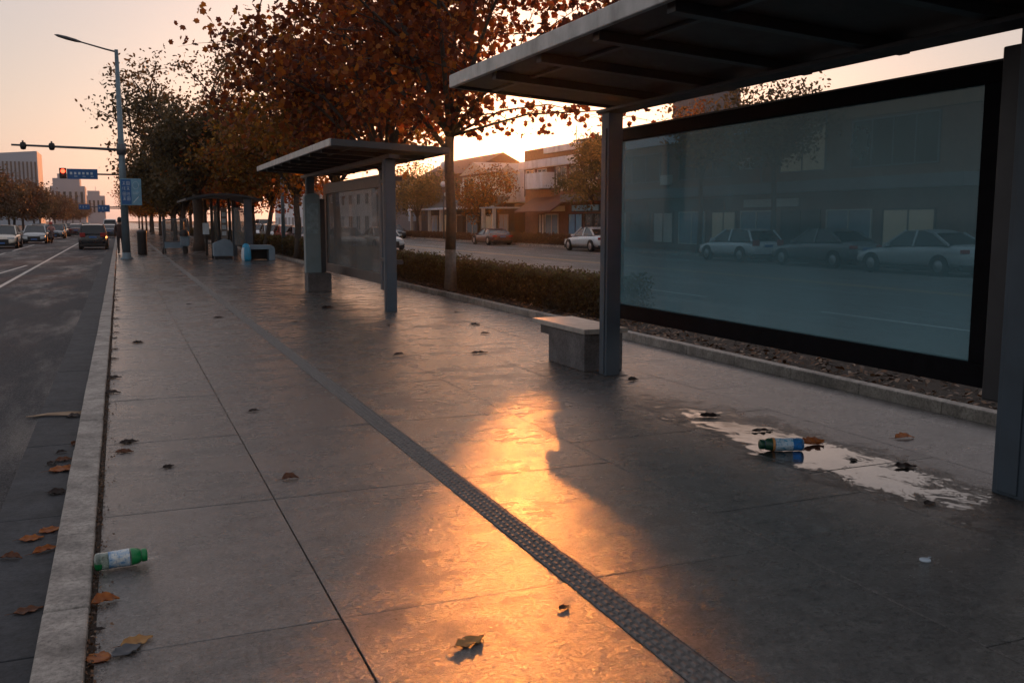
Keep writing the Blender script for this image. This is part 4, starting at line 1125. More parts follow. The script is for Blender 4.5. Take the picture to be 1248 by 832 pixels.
# more frontage farther along the right road
def row_house(y0, y1, h, mat, label, X=29.8, xd=9):
    b = empty('row_house', (0, 0, 0), 0, label, 'building', 'houses far along the right road')
    part('wall', mat, b, [(X, X + xd, y0, y1, -.2, h)])
    m = MB(); m.prism([(X - .4, h), (X + xd + .3, h), (X + xd / 2, h + 1.6)], y0 - .3, y1 + .3); m.build('roof', TILE, b)
    n = int((y1 - y0) / 4)
    for i in range(n):
        a = y0 + (i + .25) * (y1 - y0) / n
        window(b, X - .02, a, a + 1.8, h - 2.2, h - .8)
        window(b, X - .02, a, a + 2.2, .4, 2.3, SHOPGL if i % 2 else WINDK)
row_house(119, 138, 6.0, WHITEW, 'white row house with a tiled roof just past the blue-white framed building')
row_house(141, 165, 6.5, BRICK, 'red-brown row house behind the parked cars in the distance')
row_house(168, 200, 7.0, WHITEW, 'farthest white row house on the right road')

def tower(name, label, x0, x1, y0, h, d, mat, bays, floors, top=None, slope=0):
    b = empty(name, (0, 0, 0), 0, label, 'building')
    m = MB(); w = x1 - x0
    m.add([(x0, y0, 0), (x1, y0, 0), (x1, y0 + d, 0), (x0, y0 + d, 0), (x0, y0, h - slope), (x1, y0, h), (x1, y0 + d, h), (x0, y0 + d, h - slope)], [(0, 1, 5, 4), (1, 2, 6, 5), (2, 3, 7, 6), (3, 0, 4, 7), (4, 5, 6, 7)])
    m.build('wall', mat, b)
    g = MB()
    for i in range(bays):
        a = x0 + w * (i + .2) / bays
        g.box(a, a + w * .45 / bays, y0 - .25, y0 - .02, 6, h - slope - 2.5)
    g.build('window_strip', WINDK, b)
    if top:
        for t in top: part('rooftop', mat, b, [t])
    return b
PALE = pbr('haze_paled_tower', (.32, .37, .44), .7)  # tone paled to stand in for haze over distance
PINKT = pbr('pinkish_tower', (.38, .36, .39), .8)
tower('tower_block', 'tall pale grey glass tower block at the left edge above the trees', -46, -27.2, 400, 27.5, 25, PALE, 14, 8, slope=1.5)
tower('tower_block', 'stepped pinkish tower block between the blue signs and the tall grey tower', -27.5, -13.5, 470, 17, 22, PINKT, 6, 4, [(-26.5, -15.5, 471, 490, 17, 20.5), (-24.5, -17.8, 472, 488, 20.5, 22.5), (-23.2, -23, 475, 475.2, 22.5, 25)])
tower('tower_block', 'lowest and farthest pinkish tower block, just left of the distant blue signs', -17, -6.5, 560, 15.0, 22, PINKT, 5, 3, [(-15, -9, 561, 575, 15, 17.6), (-11.1, -10.9, 565, 565.2, 17.6, 20)])

# low hedges and planters in front of the shops
def hedge_strip(name, label, x0, x1, y0, y1, z0, z1, n, leaf, mat, stems=0, group=None, tm=LEAF_OVAL):
    r = empty(name, ((x0 + x1) / 2, (y0 + y1) / 2, z0), 0, label, 'hedge', group)
    cx, cy = (x0 + x1) / 2, (y0 + y1) / 2
    P = np.empty((n, 3))
    P[:, 0] = rng.uniform(x0, x1, n); P[:, 1] = rng.uniform(y0, y1, n)
    u = rng.random(n)
    P[:, 2] = z0 + (z1 - z0) * u ** .75
    # bumpy outline
    bz = .045 * np.sin(P[:, 1] * 5.1) + .04 * np.sin(P[:, 1] * 2.3 + P[:, 0] * 4) + rng.normal(0, .018, n)
    P[:, 2] += bz * u + (rng.random(n) > .97) * rng.uniform(0, .09, n)
    P[:, 0] += .05 * np.sin(P[:, 1] * 3.7) * (1 - .3 * u)
    # shell bias: push a share of leaves to the faces
    k = rng.random(n) < .45
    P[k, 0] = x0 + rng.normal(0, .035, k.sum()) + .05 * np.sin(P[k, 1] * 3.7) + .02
    val = np.clip(.25 + .55 * (P[:, 2] - z0) / (z1 - z0) ** 1.0 * .9 + rng.normal(0, .2, n), 0, 1)  # leaf tone brightens upward, painting in a backlit top
    P -= np.array([cx, cy, z0])
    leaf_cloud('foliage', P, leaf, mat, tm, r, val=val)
    if stems:
        m = MB(); rd = random.Random(4)
        for i in range(stems):
            x = rd.uniform(x0 + .12, x1 - .12) - cx; y = rd.uniform(y0, y1) - cy
            a = (x, y, -.02); b_ = (x + rd.uniform(-.12, .12), y + rd.uniform(-.12, .12), (z1 - z0) * .55); c_ = (b_[0] + rd.uniform(-.14, .14), b_[1] + rd.uniform(-.14, .14), (z1 - z0) * .95)
            m.tube([a, b_, c_], [.010, .007, .003], 4, cap=False)
        m.build('stems', BARK, r)
    return r
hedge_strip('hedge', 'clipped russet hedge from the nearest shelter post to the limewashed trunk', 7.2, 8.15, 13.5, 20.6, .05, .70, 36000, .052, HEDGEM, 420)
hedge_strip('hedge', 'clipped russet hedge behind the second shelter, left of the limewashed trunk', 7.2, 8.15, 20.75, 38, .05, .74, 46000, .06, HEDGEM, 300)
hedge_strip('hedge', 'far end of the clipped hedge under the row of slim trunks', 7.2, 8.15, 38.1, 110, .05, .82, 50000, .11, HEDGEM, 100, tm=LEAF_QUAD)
hedge_strip('hedge', 'low brown hedge in front of the flat-roofed shop building across the road', 27.6, 28.3, 52, 68, -.02, .75, 9000, .10, BROWN, 0, tm=LEAF_QUAD)
hedge_strip('hedge', 'low brown hedge in front of the gabled shop across the road', 27.6, 28.3, 76, 108, -.02, .6, 9000, .12, BROWN, 0, tm=LEAF_QUAD)

# ------------------------------------------------------------------ trees
GROW = 'trees in the hedge row'
make_tree('maple_tree', (7.02, 20.7, .04), 9.4, .125, 4.3, 3.8, 8200, .155, RUST, 21, LEAF_STAR, label='rust-leaved maple with a limewashed trunk foot, rising from the hedge before the sun', fork=3.5, wash=True, spread=.22, extra=((1.2, -.9, 3.75), (2.4, -1.9, 3.95), (3.7, -2.6, 3.75), (-1.6, -1.2, 3.9)), nl=9, group=GROW)
make_tree('maple_tree', (7.15, 26.8, .04), 9.6, .13, 4.5, 2.9, 7200, .175, RUST, 32, LEAF_STAR, label='large rust maple right behind the roof of the second shelter', spread=.26, nl=10, group=GROW)
make_tree('maple_tree', (7.15, 33.6, .04), 9.6, .14, 4.1, 2.7, 7600, .19, OCHRE, 43, LEAF_STAR, label='ochre and brown maple behind the left edge of the second shelter roof', spread=.36, nl=10, group=GROW)
make_tree('street_tree', (7.15, 41.7, .04), 8.2, .15, 3.5, 2.5, 8500, .20, OCHRE, 54, LEAF_OVAL, label='street tree with a straight dark trunk, left of the information totem', spread=.36, nl=10, group=GROW)
make_tree('street_tree', (7.0, 50.9, .04), 6.8, .13, 3.6, 2.3, 11000, .22, OCHRE, 65, LEAF_OVAL, label='yellowish street tree with a leaning trunk behind the arched bench', spread=.45, nl=9, lean=(.5, 0), group=GROW)
make_tree('street_tree', (7.15, 56.5, .04), 7.6, .15, 4.2, 2.3, 11000, .24, RUST, 76, LEAF_OVAL, label='reddish street tree with a thick straight trunk right of the farthest shelter', spread=.45, nl=9, group=GROW)
make_tree('broad_tree', (4.05, 55.2, 0), 10.4, .30, 5.0, 2.3, 17000, .22, DULL, 87, LEAF_OVAL, label='huge dull green-brown tree with a thick black trunk, twigs bare at its top', fork=3.4, spread=.42, bare=.55, nl=12)
t1 = make_tree('street_tree', (4.3, 72, 0), 7.4, .2, 4.2, 2.3, 9000, .27, DULL, 98, LEAF_QUAD, label='dark green-brown tree just beyond the huge tree', spread=.5, nl=9, group='trees beyond the farthest shelter')
t2 = make_tree('street_tree', (7.6, 68, 0), 7.6, .18, 4.2, 2.3, 9000, .27, OCHRE, 99, LEAF_QUAD, label='ochre tree beyond the farthest shelter, over the hedge end', spread=.5, nl=9, group='trees beyond the farthest shelter')
far_r = [(4.3, 84), (4.0, 98), (7.4, 82), (4.2, 112), (7.6, 97), (3.9, 128), (7.4, 112), (4.2, 146), (7.5, 132), (4.1, 166), (7.5, 155), (4, 190), (7.5, 185), (4, 220)]
for i, (x, y) in enumerate(far_r):
    copy_tree((t1, t2)[i % 2], None, (x, y, 0), i * 1.3, 'one of the dim brown trees crowding the far end of the pavement', 'dim trees at the far end of the pavement', .88 + .04 * (i % 4))
l1 = make_tree('roadside_tree', (-13.2, 88, 0), 7.6, .2, 4.4, 2.2, 9000, .30, BROWN, 101, LEAF_QUAD, label='tall orange-brown tree at the left edge of the photo, in front of the grey tower', spread=.52, nl=10, group='trees along the left side of the road')
l2 = make_tree('roadside_tree', (-13.6, 102, 0), 7.0, .2, 4.2, 2.2, 9000, .30, DULL, 102, LEAF_QUAD, label='darker tree beside the orange-brown one at the left edge', spread=.5, nl=10, group='trees along the left side of the road')
far_l = [(-13.2, 116), (-13.6, 130), (-13.2, 146), (-13.5, 162), (-13.3, 180), (-13.6, 198), (-13.2, 218), (-13.5, 240), (-13, 264), (-13.5, 290), (-13, 320), (-12, 350), (-18, 120), (-18.5, 142), (-19, 168), (-19, 200), (-18.5, 100)]
for i, (x, y) in enumerate(far_l):
    copy_tree((l1, l2)[i % 2], None, (x, y, 0), i * 1.7, 'one of the brown roadside trees merging toward the vanishing point on the left', 'merging trees on the left side of the road', .84 + .05 * (i % 4))
# trees before the shops
make_tree('street_tree', (27.9, 92.5, 0), 7.2, .15, 3.6, 1.9, 6500, .24, GREENL, 111, LEAF_OVAL, label='round green-brown tree across the right road beside the second shelter post', nl=9, spread=.5)
make_tree('street_tree', (27.7, 73.6, 0), 6.4, .14, 2.5, 1.7, 5500, .20, OCHRE, 112, LEAF_OVAL, label='golden tree straight below the sun between the two shops', nl=9, spread=.42)
make_tree('street_tree', (27.7, 53.6, 0), 6.5, .13, 2.1, 1.9, 6500, .19, GREENL, 113, LEAF_OVAL, label='pointed green-brown tree above the white parked saloon', nl=10, spread=.32, conical=True)
make_tree('street_tree', (27.6, 35.6, 0), 7.7, .13, 2.9, 4.4, 5500, .20, DULL, 114, LEAF_OVAL, label='thin-leaved tree whose crown shows above the teal screen', nl=9, spread=.38, fork=4.2)
make_tree('street_tree', (27.6, 41.5, 0), 7.6, .13, 2.4, 4.6, 4000, .20, OCHRE, 115, LEAF_OVAL, label='small ochre-crowned tree just left of the tree seen above the teal screen', nl=8, spread=.38, fork=4.2)
# slim lamp post among the hedge-row trees
def slim_lamp():
    r = empty('lamp_post', (7.3, 46.5, 0), 0, 'slim blue-grey lamp post between the leaning trunk and the straight dark trunk', 'lamp post')
    m = MB(); m.tube([(0, 0, 0), (0, 0, 6)], [.10, .06], 10); m.build('pole', POLE, r)
    m = MB(); m.tube([(0, 0, 5.9), (.3, 0, 6.15), (.9, 0, 6.2)], .03, 6); m.build('arm', POLE, r)
    m = MB(); m.box(.7, 1.25, -.1, .1, 6.14, 6.24); m.build('lamp_head', POLED, r, bevel=.02)
slim_lamp()
def globe_lamp():
    r = empty('globe_lamp', (23.0 + 4.2, 82, 0), 0, 'lamp post with three white globes in front of the round tree across the road', 'lamp post')
    m = MB(); m.tube([(0, 0, 0), (0, 0, 6.4)], [.09, .05], 8); m.build('pole', POLED, r)
    for (x, z, s) in ((0, 6.55, .36), (-.1, 4.9, .26), (.2, 4.0, .22)):
        M = Matrix.Translation((x, -.2, z))
        m = MB(); m.lathe([(.001, -s)] + [(s * math.cos(a), s * math.sin(a)) for a in np.linspace(-1.4, 1.4, 9)] + [(.001, s)], 12, 0, M); m.build('globe', SIGNW, r)
globe_lamp()

# ------------------------------------------------------------------ litter and leaves on the ground
def leaf_litter():
    n = 9000
    P = np.empty((n, 3)); P[:, 0] = 6.66 + rng.random(n) ** 1.2 * 2.1; P[:, 1] = rng.uniform(1, 40, n); P[:, 2] = .06 + rng.random(n) * .05
    o = leaf_cloud('leaf_litter', P, .075, LITTER, LEAF_OVAL, flat=.72)
    tag(o, None, None, None, 'stuff')
    o['label'] = 'dead brown leaves strewn over the planting bed'; o['category'] = 'leaf litter'
    n = 2600
    P = np.empty((n, 3)); P[:, 0] = -.182 + rng.normal(0, .012, n) + (rng.random(n) > .8) * rng.random(n) * .07; P[:, 1] = 2.5 + rng.random(n) ** 1.6 * 36; P[:, 2] = .004 + rng.random(n) * .008
    P[:, 0] = np.maximum(P[:, 0], -.195)
    o = leaf_cloud('joint_debris', P, .016, LITTER, LEAF_QUAD, flat=.5)
    o['kind'] = 'stuff'; o['label'] = 'dark crumbs of soil and leaf in the kerb joint'; o['category'] = 'debris'
    n = 700
    P = np.empty((n, 3)); P[:, 0] = rng.uniform(-.15, 6.4, n); P[:, 1] = 2.6 + rng.random(n) ** 1.5 * 30; P[:, 2] = .004
    o = leaf_cloud('pavement_crumbs', P, .011, LITTER, LEAF_QUAD, flat=.6)
    o['kind'] = 'stuff'; o['label'] = 'tiny dark crumbs scattered on the slabs'; o['category'] = 'debris'
leaf_litter()

def leafcol(name, c, c2):
    m, nt, nd, lk = new_mat(name)
    p = N(nt, 'ShaderNodeBsdfPrincipled', Roughness=.5); out = N(nt, 'ShaderNodeOutputMaterial')
    v = obj_pos(nt)
    w = N(nt, 'ShaderNodeTexWave'); w.inputs['Scale'].default_value = 9; w.inputs['Distortion'].default_value = 3
    lk.new(v, w.inputs['Vector'])
    f = math_n(nt, 'MULTIPLY_ADD', noise(nt, v, 22, 6, .7), .8, math_n(nt, 'MULTIPLY', w.outputs['Fac'], .12))
    lk.new(ramp(nt, f, [(.3, c2), (.62, c)]), p.inputs['Base Color'])
    lk.new(bump(nt, f, .6, .003), p.inputs['Normal'])
    tl = N(nt, 'ShaderNodeBsdfTranslucent'); tl.inputs[0].default_value = (*c, 1)
    mx = N(nt, 'ShaderNodeMixShader'); mx.inputs[0].default_value = .4
    lk.new(p.outputs[0], mx.inputs[1]); lk.new(tl.outputs[0], mx.inputs[2]); lk.new(mx.outputs[0], out.inputs[0])
    return m
LC = {'orange': leafcol('orange_leaf', (.55, .19, .03), (.28, .07, .018)), 'brown': leafcol('brown_leaf', (.24, .085, .03), (.09, .032, .016)),
      'dark': leafcol('dark_dry_leaf', (.045, .022, .015), (.018, .010, .008)), 'tan': leafcol('tan_leaf', (.62, .36, .12), (.42, .20, .07)),
      'grey': leafcol('grey_leaf', (.16, .17, .19), (.08, .085, .10))}
def ground_leaf(label, x, y, z, size, col, rz=0, curl=1.0, lobed=False, group=None, aspect=.62, seed=0, tilt=0, cat='leaf'):
    size *= 1.18; aspect = min(.95, aspect * 1.28)
    rd = random.Random(int(x * 1000) + int(y * 77) + seed)
    nu, nv = 14, 8
    vs, fs = [], []
    def halfw(t):
        w = math.sin(PI * min(1, max(0, t)) ** .8) ** .75 * aspect * .5
        if lobed: w *= .62 + .42 * abs(math.sin(t * PI * 3.1 + .4))
        return w
    k1, k2 = rd.uniform(.6, 1.1) * curl, rd.uniform(-.4, .6) * curl
    for i in range(nu + 1):
        t = i / nu
        hw_ = halfw(t); ja, jb = rd.uniform(.78, 1.18), rd.uniform(.78, 1.18)
        for j in range(nv + 1):
            s_ = (j / nv - .5) * 2
            X_ = (t - .5)
            Y_ = s_ * hw_ * (1 - .25 * k1 * abs(s_)) * (ja if s_ > 0 else jb)
            Z_ = k1 * .20 * (abs(s_) ** 1.5 * (1 if s_ > 0 else .45)) * hw_ * 1.7 + k2 * .30 * (X_ * X_) * 1.4 + .03 * math.sin(t * 17 + s_ * 3) * s_ + rd.uniform(-.006, .006)
            vs.append((X_ * size, Y_ * size, Z_ * size))
    for i in range(nu):
        for j in range(nv):
            a = i * (nv + 1) + j
            fs.append((a, a + 1, a + nv + 2, a + nv + 1))
    m = MB(); m.add(vs, fs, 0, True)
    zmin = min(v[2] for v in vs)
    r = empty('fallen_leaf', (x, y, z), rz, label, cat, group)
    m.v = [(a, b, c - zmin + .002) for a, b, c in m.v]
    if tilt:
        M = Matrix.Rotation(tilt, 3, 'X'); m.v = [tuple(M @ Vector(q)) for q in m.v]
        zm = min(q[2] for q in m.v); m.v = [(a, b, c - zm + .002) for a, b, c in m.v]
    o = m.build('blade', LC[col], r)
    so = o.modifiers.new('S', 'SOLIDIFY'); so.thickness = .0012
    zs = m.v[(nv // 2)][2]
    st = MB(); st.tube([(-.5 * size, 0, zs), (-.62 * size, .03 * size, zs + .01 * size), (-.75 * size, .10 * size, .004)], [.0016, .0014, .001], 5)
    st.build('stem', LC['brown'] if col != 'dark' else LC['dark'], r)
    return r
GZ = -.144
L_ = ground_leaf
L_('pointed tan leaf with its tip up, alone on the slab at the bottom centre', 1.20, 3.34, 0, .125, 'tan', .35, .35, aspect=.42)
L_('upper tan half of the folded leaf pair lying across a joint at bottom left', -.015, 3.84, 0, .11, 'tan', .4, .8, aspect=.5, tilt=R(6))
L_('lower blue-grey leaf of the pair lying across a joint at bottom left', -.05, 3.77, .0, .115, 'grey', .7, .5, aspect=.5)
L_('round flat orange leaf against the kerb at the bottom left corner', -.150, 3.75, 0, .085, 'orange', 1.2, .25, aspect=.98)
L_('curled orange-brown leaf against the kerb just below the green-capped bottle', -.135, 4.32, 0, .10, 'orange', .2, 1.5, aspect=.8)
L_('lone brown leaf in the gutter, nearest the camera', -.475, 4.72, GZ, .11, 'brown', .3, .9, aspect=.5)
L_('dark curled leaf in the gutter beside the asphalt edge', -.62, 5.52, GZ, .10, 'brown', -.4, 1.5, True)
L_('long orange-brown leaf in the gutter close to the kerb foot', -.455, 5.58, GZ, .13, 'orange', .55, 1.2, aspect=.45)
L_('orange-tipped leaf in the gutter, left one of a touching pair', -.545, 5.82, GZ, .11, 'orange', .1, 1.2, aspect=.6)
L_('bright orange leaf in the gutter, right one of a touching pair', -.455, 5.95, GZ, .12, 'orange', .6, .9, True)
L_('black curled leaf in the middle of the gutter above the leaf pair', -.465, 6.78, GZ, .11, 'dark', -.3, 2.0, aspect=.8)
L_('wide ragged orange leaf in the gutter level with the third kerb stone', -.45, 7.42, GZ, .19, 'orange', .35, 1.0, True)
L_('small black leaf in the gutter left of the ragged orange leaf', -.545, 7.62, GZ, .085, 'dark', 1.0, 1.6)
L_('brown oval leaf in the gutter just above the ragged orange leaf', -.47, 7.72, GZ, .11, 'brown', .2, 1.0)
L_('tiny dark leaf in the gutter, topmost of the cluster', -.50, 7.98, GZ, .07, 'dark', .4, 1.8)
L_('dark brown leaf in the gutter touching the kerb foot above the cluster', -.41, 8.25, GZ, .10, 'brown', 1.2, 1.4)
L_('black leaf in the gutter under the bundle of straw', -.47, 9.45, GZ, .13, 'dark', -.25, .9)
L_('ragged brown leaf on the pavement by the kerb, upper one of two close together', -.01, 7.48, 0, .12, 'dark', .3, 1.3, True)
L_('ragged brown leaf on the pavement by the kerb, lower one of two close together', -.045, 7.18, 0, .11, 'brown', -.2, 1.6, True)
L_('small dark leaf alone on the first slab, right of the two ragged leaves', .23, 6.62, 0, .085, 'dark', .7, 2.0, True)
L_('small dark leaf right on the long slab joint in the middle distance', 1.01, 8.33, 0, .09, 'dark', .2, 2.0, True)
L_('dark reddish curled leaf in the middle of the slab left of the guiding strip', .94, 6.01, 0, .095, 'brown', 0, 1.6, aspect=.75)
L_('tiny black leaf on the guiding strip side of the slab near the bottom centre', 1.69, 3.50, 0, .05, 'dark', .4, .6)
L_('small black leaf just in front of the near shelter post', 4.87, 8.48, 0, .12, 'dark', .2, 2.2, True)
L_('curled dark leaf at the upper end of the puddle', 4.55, 6.62, 0, .15, 'dark', -.3, 1.8, True)
L_('small dark leaf in the puddle behind the blue-labelled bottle', 4.62, 6.0, 0, .16, 'dark', -.1, .9, True, aspect=.4)
L_('crumpled orange-brown leaf touching the base of the blue-labelled bottle', 4.70, 5.49, 0, .18, 'orange', .1, 2.0, True, aspect=.8)
L_('orange-brown leaf on the slabs right of the bottle, near the planting bed', 5.47, 5.38, 0, .14, 'orange', -.2, 1.6, True)
L_('small black leaf lying on the bright part of the puddle', 4.82, 4.72, 0, .13, 'dark', -.4, 1.0)
L_('tiny brown leaf between the bottle and the bright part of the puddle', 4.63, 5.0, 0, .07, 'dark', .5, 1.4)
L_('tiny dark leaf on the slab joint in the lower shade of the puddle', 4.32, 4.03, 0, .08, 'dark', .2, 1.4)
L_('dark leaf on wet slabs between the guiding strip and the bench', 3.13, 11.2, 0, .14, 'dark', .1, 1.5, True)
L_('dark leaf on the wet slabs in the glow left of the bench', 4.1, 11.0, 0, .2, 'dark', .1, 1.0, True, aspect=.4)
L_('dark leaf right of the second shelter post foot', 5.2, 14.1, 0, .18, 'dark', .6, 1.3, True)
L_('small dark leaf on the pale slabs near the left kerb, farther along', .16, 13.7, 0, .13, 'dark', 0, 1.6, True)
L_('dark curled leaf against the kerb inside edge, lower of the two by the damp stain', -.14, 9.75, 0, .13, 'dark', 0, 1.3)
L_('dark curled leaf against the kerb inside edge, upper of the two by the damp stain', -.14, 10.7, 0, .15, 'dark', 0, 1.2)
L_('dark leaf behind the lower kerb stone where the rust streak starts', -.155, 4.02, 0, .04, 'dark', 0, 2)
L_('small dark leaf far along the pavement between the strip and the second shelter', 1.5, 16.8, 0, .15, 'dark', 0, 1.4, True)
L_('dark leaf on the wet slabs before the totem', 3.6, 17.9, 0, .22, 'dark', .2, 1.1, True)

lf0 = L_('small dark dry leaf against the inner edge of the kerb in the middle distance', -.13, 12.2, 0, .09, 'dark', .4, 1.2, group='small dry leaves against the kerb')
rdl = random.Random(21)
for i in range(11):
    copy_tree(lf0, None, (-.135 + rdl.uniform(-.015, .05), 13.0 + i * 1.15 + rdl.uniform(-.4, .4), 0), rdl.uniform(0, 6.2), scale=rdl.uniform(.7, 1.4))
lf1 = L_('small dry leaf scattered over the wet slabs before the second shelter', 3.9, 14.6, 0, .09, 'dark', 1.4, 1.0, group='small dry leaves before the second shelter')
for (x, y) in ((2.6, 15.6), (3.4, 19.5), (5.6, 16.2), (2.9, 23.0), (4.9, 12.9), (1.2, 19.8), (3.2, 27.5)):
    copy_tree(lf1, None, (x, y, 0), rdl.uniform(0, 6.2), scale=rdl.uniform(.8, 1.5))

def straw():
    r = empty('straw_bundle', (-.60, 9.6, GZ), 0, 'loose twist of pale tan straw across the gutter', 'straw')
    rd = random.Random(9)
    m = MB()
    for i in range(9):
        y = rd.uniform(-.05, .05)
        pts = [(-.30 + rd.uniform(0, .1), y * .3, .006), (-.1, y * 1.4, .012 + rd.random() * .01), (.08, y * 1.7 + rd.uniform(-.02, .02), .012), (.22 + rd.uniform(0, .04), y * 1.1, .006)]
        m.tube(pts, .0045, 5)
    m.tube([(.22, -.04, .008), (.27, -.01, .01), (.26, .04, .01), (.18, .06, .01)], .0045, 5)
    m.build('strands', pbr('straw_tan', (.42, .30, .21), .7), r)
straw()

def bottle(label, loc, rz, L, rad, body, shoulder_m, cap_m, label_m, base_m, extra=None, tilt=0):
    r = empty('plastic_bottle', loc, rz, label, 'bottle', 'discarded plastic bottles')
    r.rotation_euler = (0, tilt, rz)
    M = Matrix.Rotation(R(90), 4, 'Y') @ Matrix.Translation((0, 0, 0))
    k = rad
    T = Matrix.Translation((-L / 2, 0, rad)) @ M
    ribs = []
    z = .30 * L
    prof_body = [(.001, .006), (.45 * k, 0), (.8 * k, .004), (.97 * k, .04 * L), (k, .10 * L), (.955 * k, .13 * L), (k, .16 * L), (.95 * k, .20 * L), (k, .23 * L), (.985 * k, .26 * L), (.97 * k, .42 * L), (.93 * k, .45 * L), (.97 * k, .48 * L), (.985 * k, .66 * L), (k, .69 * L), (.97 * k, .74 * L), (.93 * k, .80 * L), (.80 * k, .86 * L), (.66 * k, .89 * L), (.62 * k, .93 * L)]
    m = MB(); m.lathe(prof_body, 28, 0, T); o = m.build('body', body, r)
    m = MB(); m.lathe([(.995 * k, .262 * L), (.99 * k, .42 * L), (.955 * k, .45 * L), (.99 * k, .48 * L), (1.005 * k, .66 * L)], 28, 0, T); m.build('wrapper', label_m, r)
    m = MB(); m.lathe([(1.012 * k, .69 * L), (.985 * k, .74 * L), (.945 * k, .80 * L), (.815 * k, .86 * L), (.68 * k, .885 * L)], 28, 0, T); m.build('shoulder', shoulder_m, r)
    m = MB(); m.lathe([(.64 * k, .89 * L), (.76 * k, .895 * L), (.76 * k, .985 * L), (.68 * k, L), (.001, L)], 20, 0, T)
    m.build('cap', cap_m, r)
    CR = True
    if base_m is not None:
        m = MB(); m.lathe([(.46 * k, -.001), (.82 * k, .001), (.985 * k, .04 * L), (1.012 * k, .10 * L), (.97 * k, .13 * L)], 28, 0, T)
        q = MB()
        for f in m.f:
            if sum(m.v[i][2] for i in f) / len(f) < rad * 1.1: q.add([m.v[i] for i in f], [tuple(range(len(f)))], 0, True)
        q.build('base_wrap', base_m, r)
    for ch in r.children:
        if ch.name.startswith('cap'): continue
        for vv in ch.data.vertices:
            y_, z_ = vv.co.y, vv.co.z - rad
            an = math.atan2(z_, y_); t_ = vv.co.x
            f_ = 1 - .13 * max(0, math.sin(an * 2 + t_ * 42 + 1.2)) ** 2 * max(0, math.sin(t_ * 37 + 1.5)) - .03 * math.sin(an * 5 + t_ * 90)
            vv.co.y = y_ * f_; vv.co.z = z_ * f_ + rad
    return r
def clear_plastic(name, c, f=.5):
    m, nt, nd, lk = new_mat(name)
    tr = N(nt, 'ShaderNodeBsdfTransparent'); tr.inputs[0].default_value = (*c, 1)
    gl = N(nt, 'ShaderNodeBsdfPrincipled', Roughness=.08); gl.inputs['Base Color'].default_value = (c[0] * .5, c[1] * .5, c[2] * .5, 1)
    fr = N(nt, 'ShaderNodeLayerWeight'); fr.inputs['Blend'].default_value = .4
    n = noise(nt, obj_pos(nt), 30, 3)
    lk.new(bump(nt, n, .5, .004), gl.inputs['Normal'])
    mx = N(nt, 'ShaderNodeMixShader')
    lk.new(math_n(nt, 'ADD', fr.outputs['Facing'], f - .3, clamp=True), mx.inputs[0])
    lk.new(tr.outputs[0], mx.inputs[1]); lk.new(gl.outputs[0], mx.inputs[2])
    out = N(nt, 'ShaderNodeOutputMaterial'); lk.new(mx.outputs[0], out.inputs[0])
    return m
CLR = clear_plastic('clear_pet', (.75, .86, .80)); CLRB = clear_plastic('blue_pet', (.10, .40, .80), .6)
GRNC = pbr('green_cap', (.005, .20, .055), .3, vary=.2, bmp=.3, bscale=30)
DGRN = pbr('dark_green_cap', (.008, .055, .030), .35)
def label_mat(name, a, b, c):
    m, nt, nd, lk = new_mat(name)
    p = N(nt, 'ShaderNodeBsdfPrincipled', Roughness=.35); out = N(nt, 'ShaderNodeOutputMaterial')
    v = obj_pos(nt)
    f = noise(nt, stretch(nt, v, (1, 2, 2)), 26, 2, .4)
    g = noise(nt, stretch(nt, v, (3, 1, 1)), 60, 3, .5)
    col = ramp(nt, f, [(.44, a), (.50, b), (.60, b), (.64, c)])
    col = mix_c(nt, ramp(nt, g, [(.56, 0), (.6, .6)]), col, c)
    lk.new(col, p.inputs['Base Color'])
    lk.new(bump(nt, f, .4, .004), p.inputs['Normal'])
    lk.new(p.outputs[0], out.inputs[0])
    return m
LAB1 = label_mat('white_blue_wrapper', (.62, .66, .66), (.38, .50, .62), (.10, .24, .44))
LAB2 = label_mat('blue_wrapper', (.40, .55, .68), (.46, .58, .68), (.03, .26, .46))
bottle('clear plastic bottle with green cap and white label, lying against the kerb', (-.070, 4.745, .004), R(6), .235, .041, CLR, GRNC, GRNC, LAB1, GRNC)
b2 = bottle('plastic bottle with dark green cap and blue-white label, lying at the edge of the puddle', (4.345, 5.42, .002), R(158), .32, .047, CLRB, DGRN, DGRN, LAB2, None)
m = MB(); m.lathe([(.0485, 0), (.0487, .018)], 24, 0, Matrix.Translation((-.16 + .32 * .665, 0, .047)) @ Matrix.Rotation(R(90), 4, 'Y')); m.build('orange_band', pbr('orange_band', (.55, .25, .08), .5), b2)

def disc():
    r = empty('bottle_cap', (3.57, 3.34, 0), .3, 'small pale blue-white cap lying alone on the dark wet slabs at lower right', 'bottle cap')
    m = MB(); m.lathe([(.001, .010), (.022, .010), (.026, .008), (.027, 0), (.001, 0)], 20); m.build('top', pbr('pale_cap', (.50, .60, .70), .35), r)
    m = MB(); m.tube([(.026, 0, .004), (.05, .006, .004), (.062, .002, .003)], .003, 5); m.build('tear_strip', MATS['pale_cap'], r)
disc()

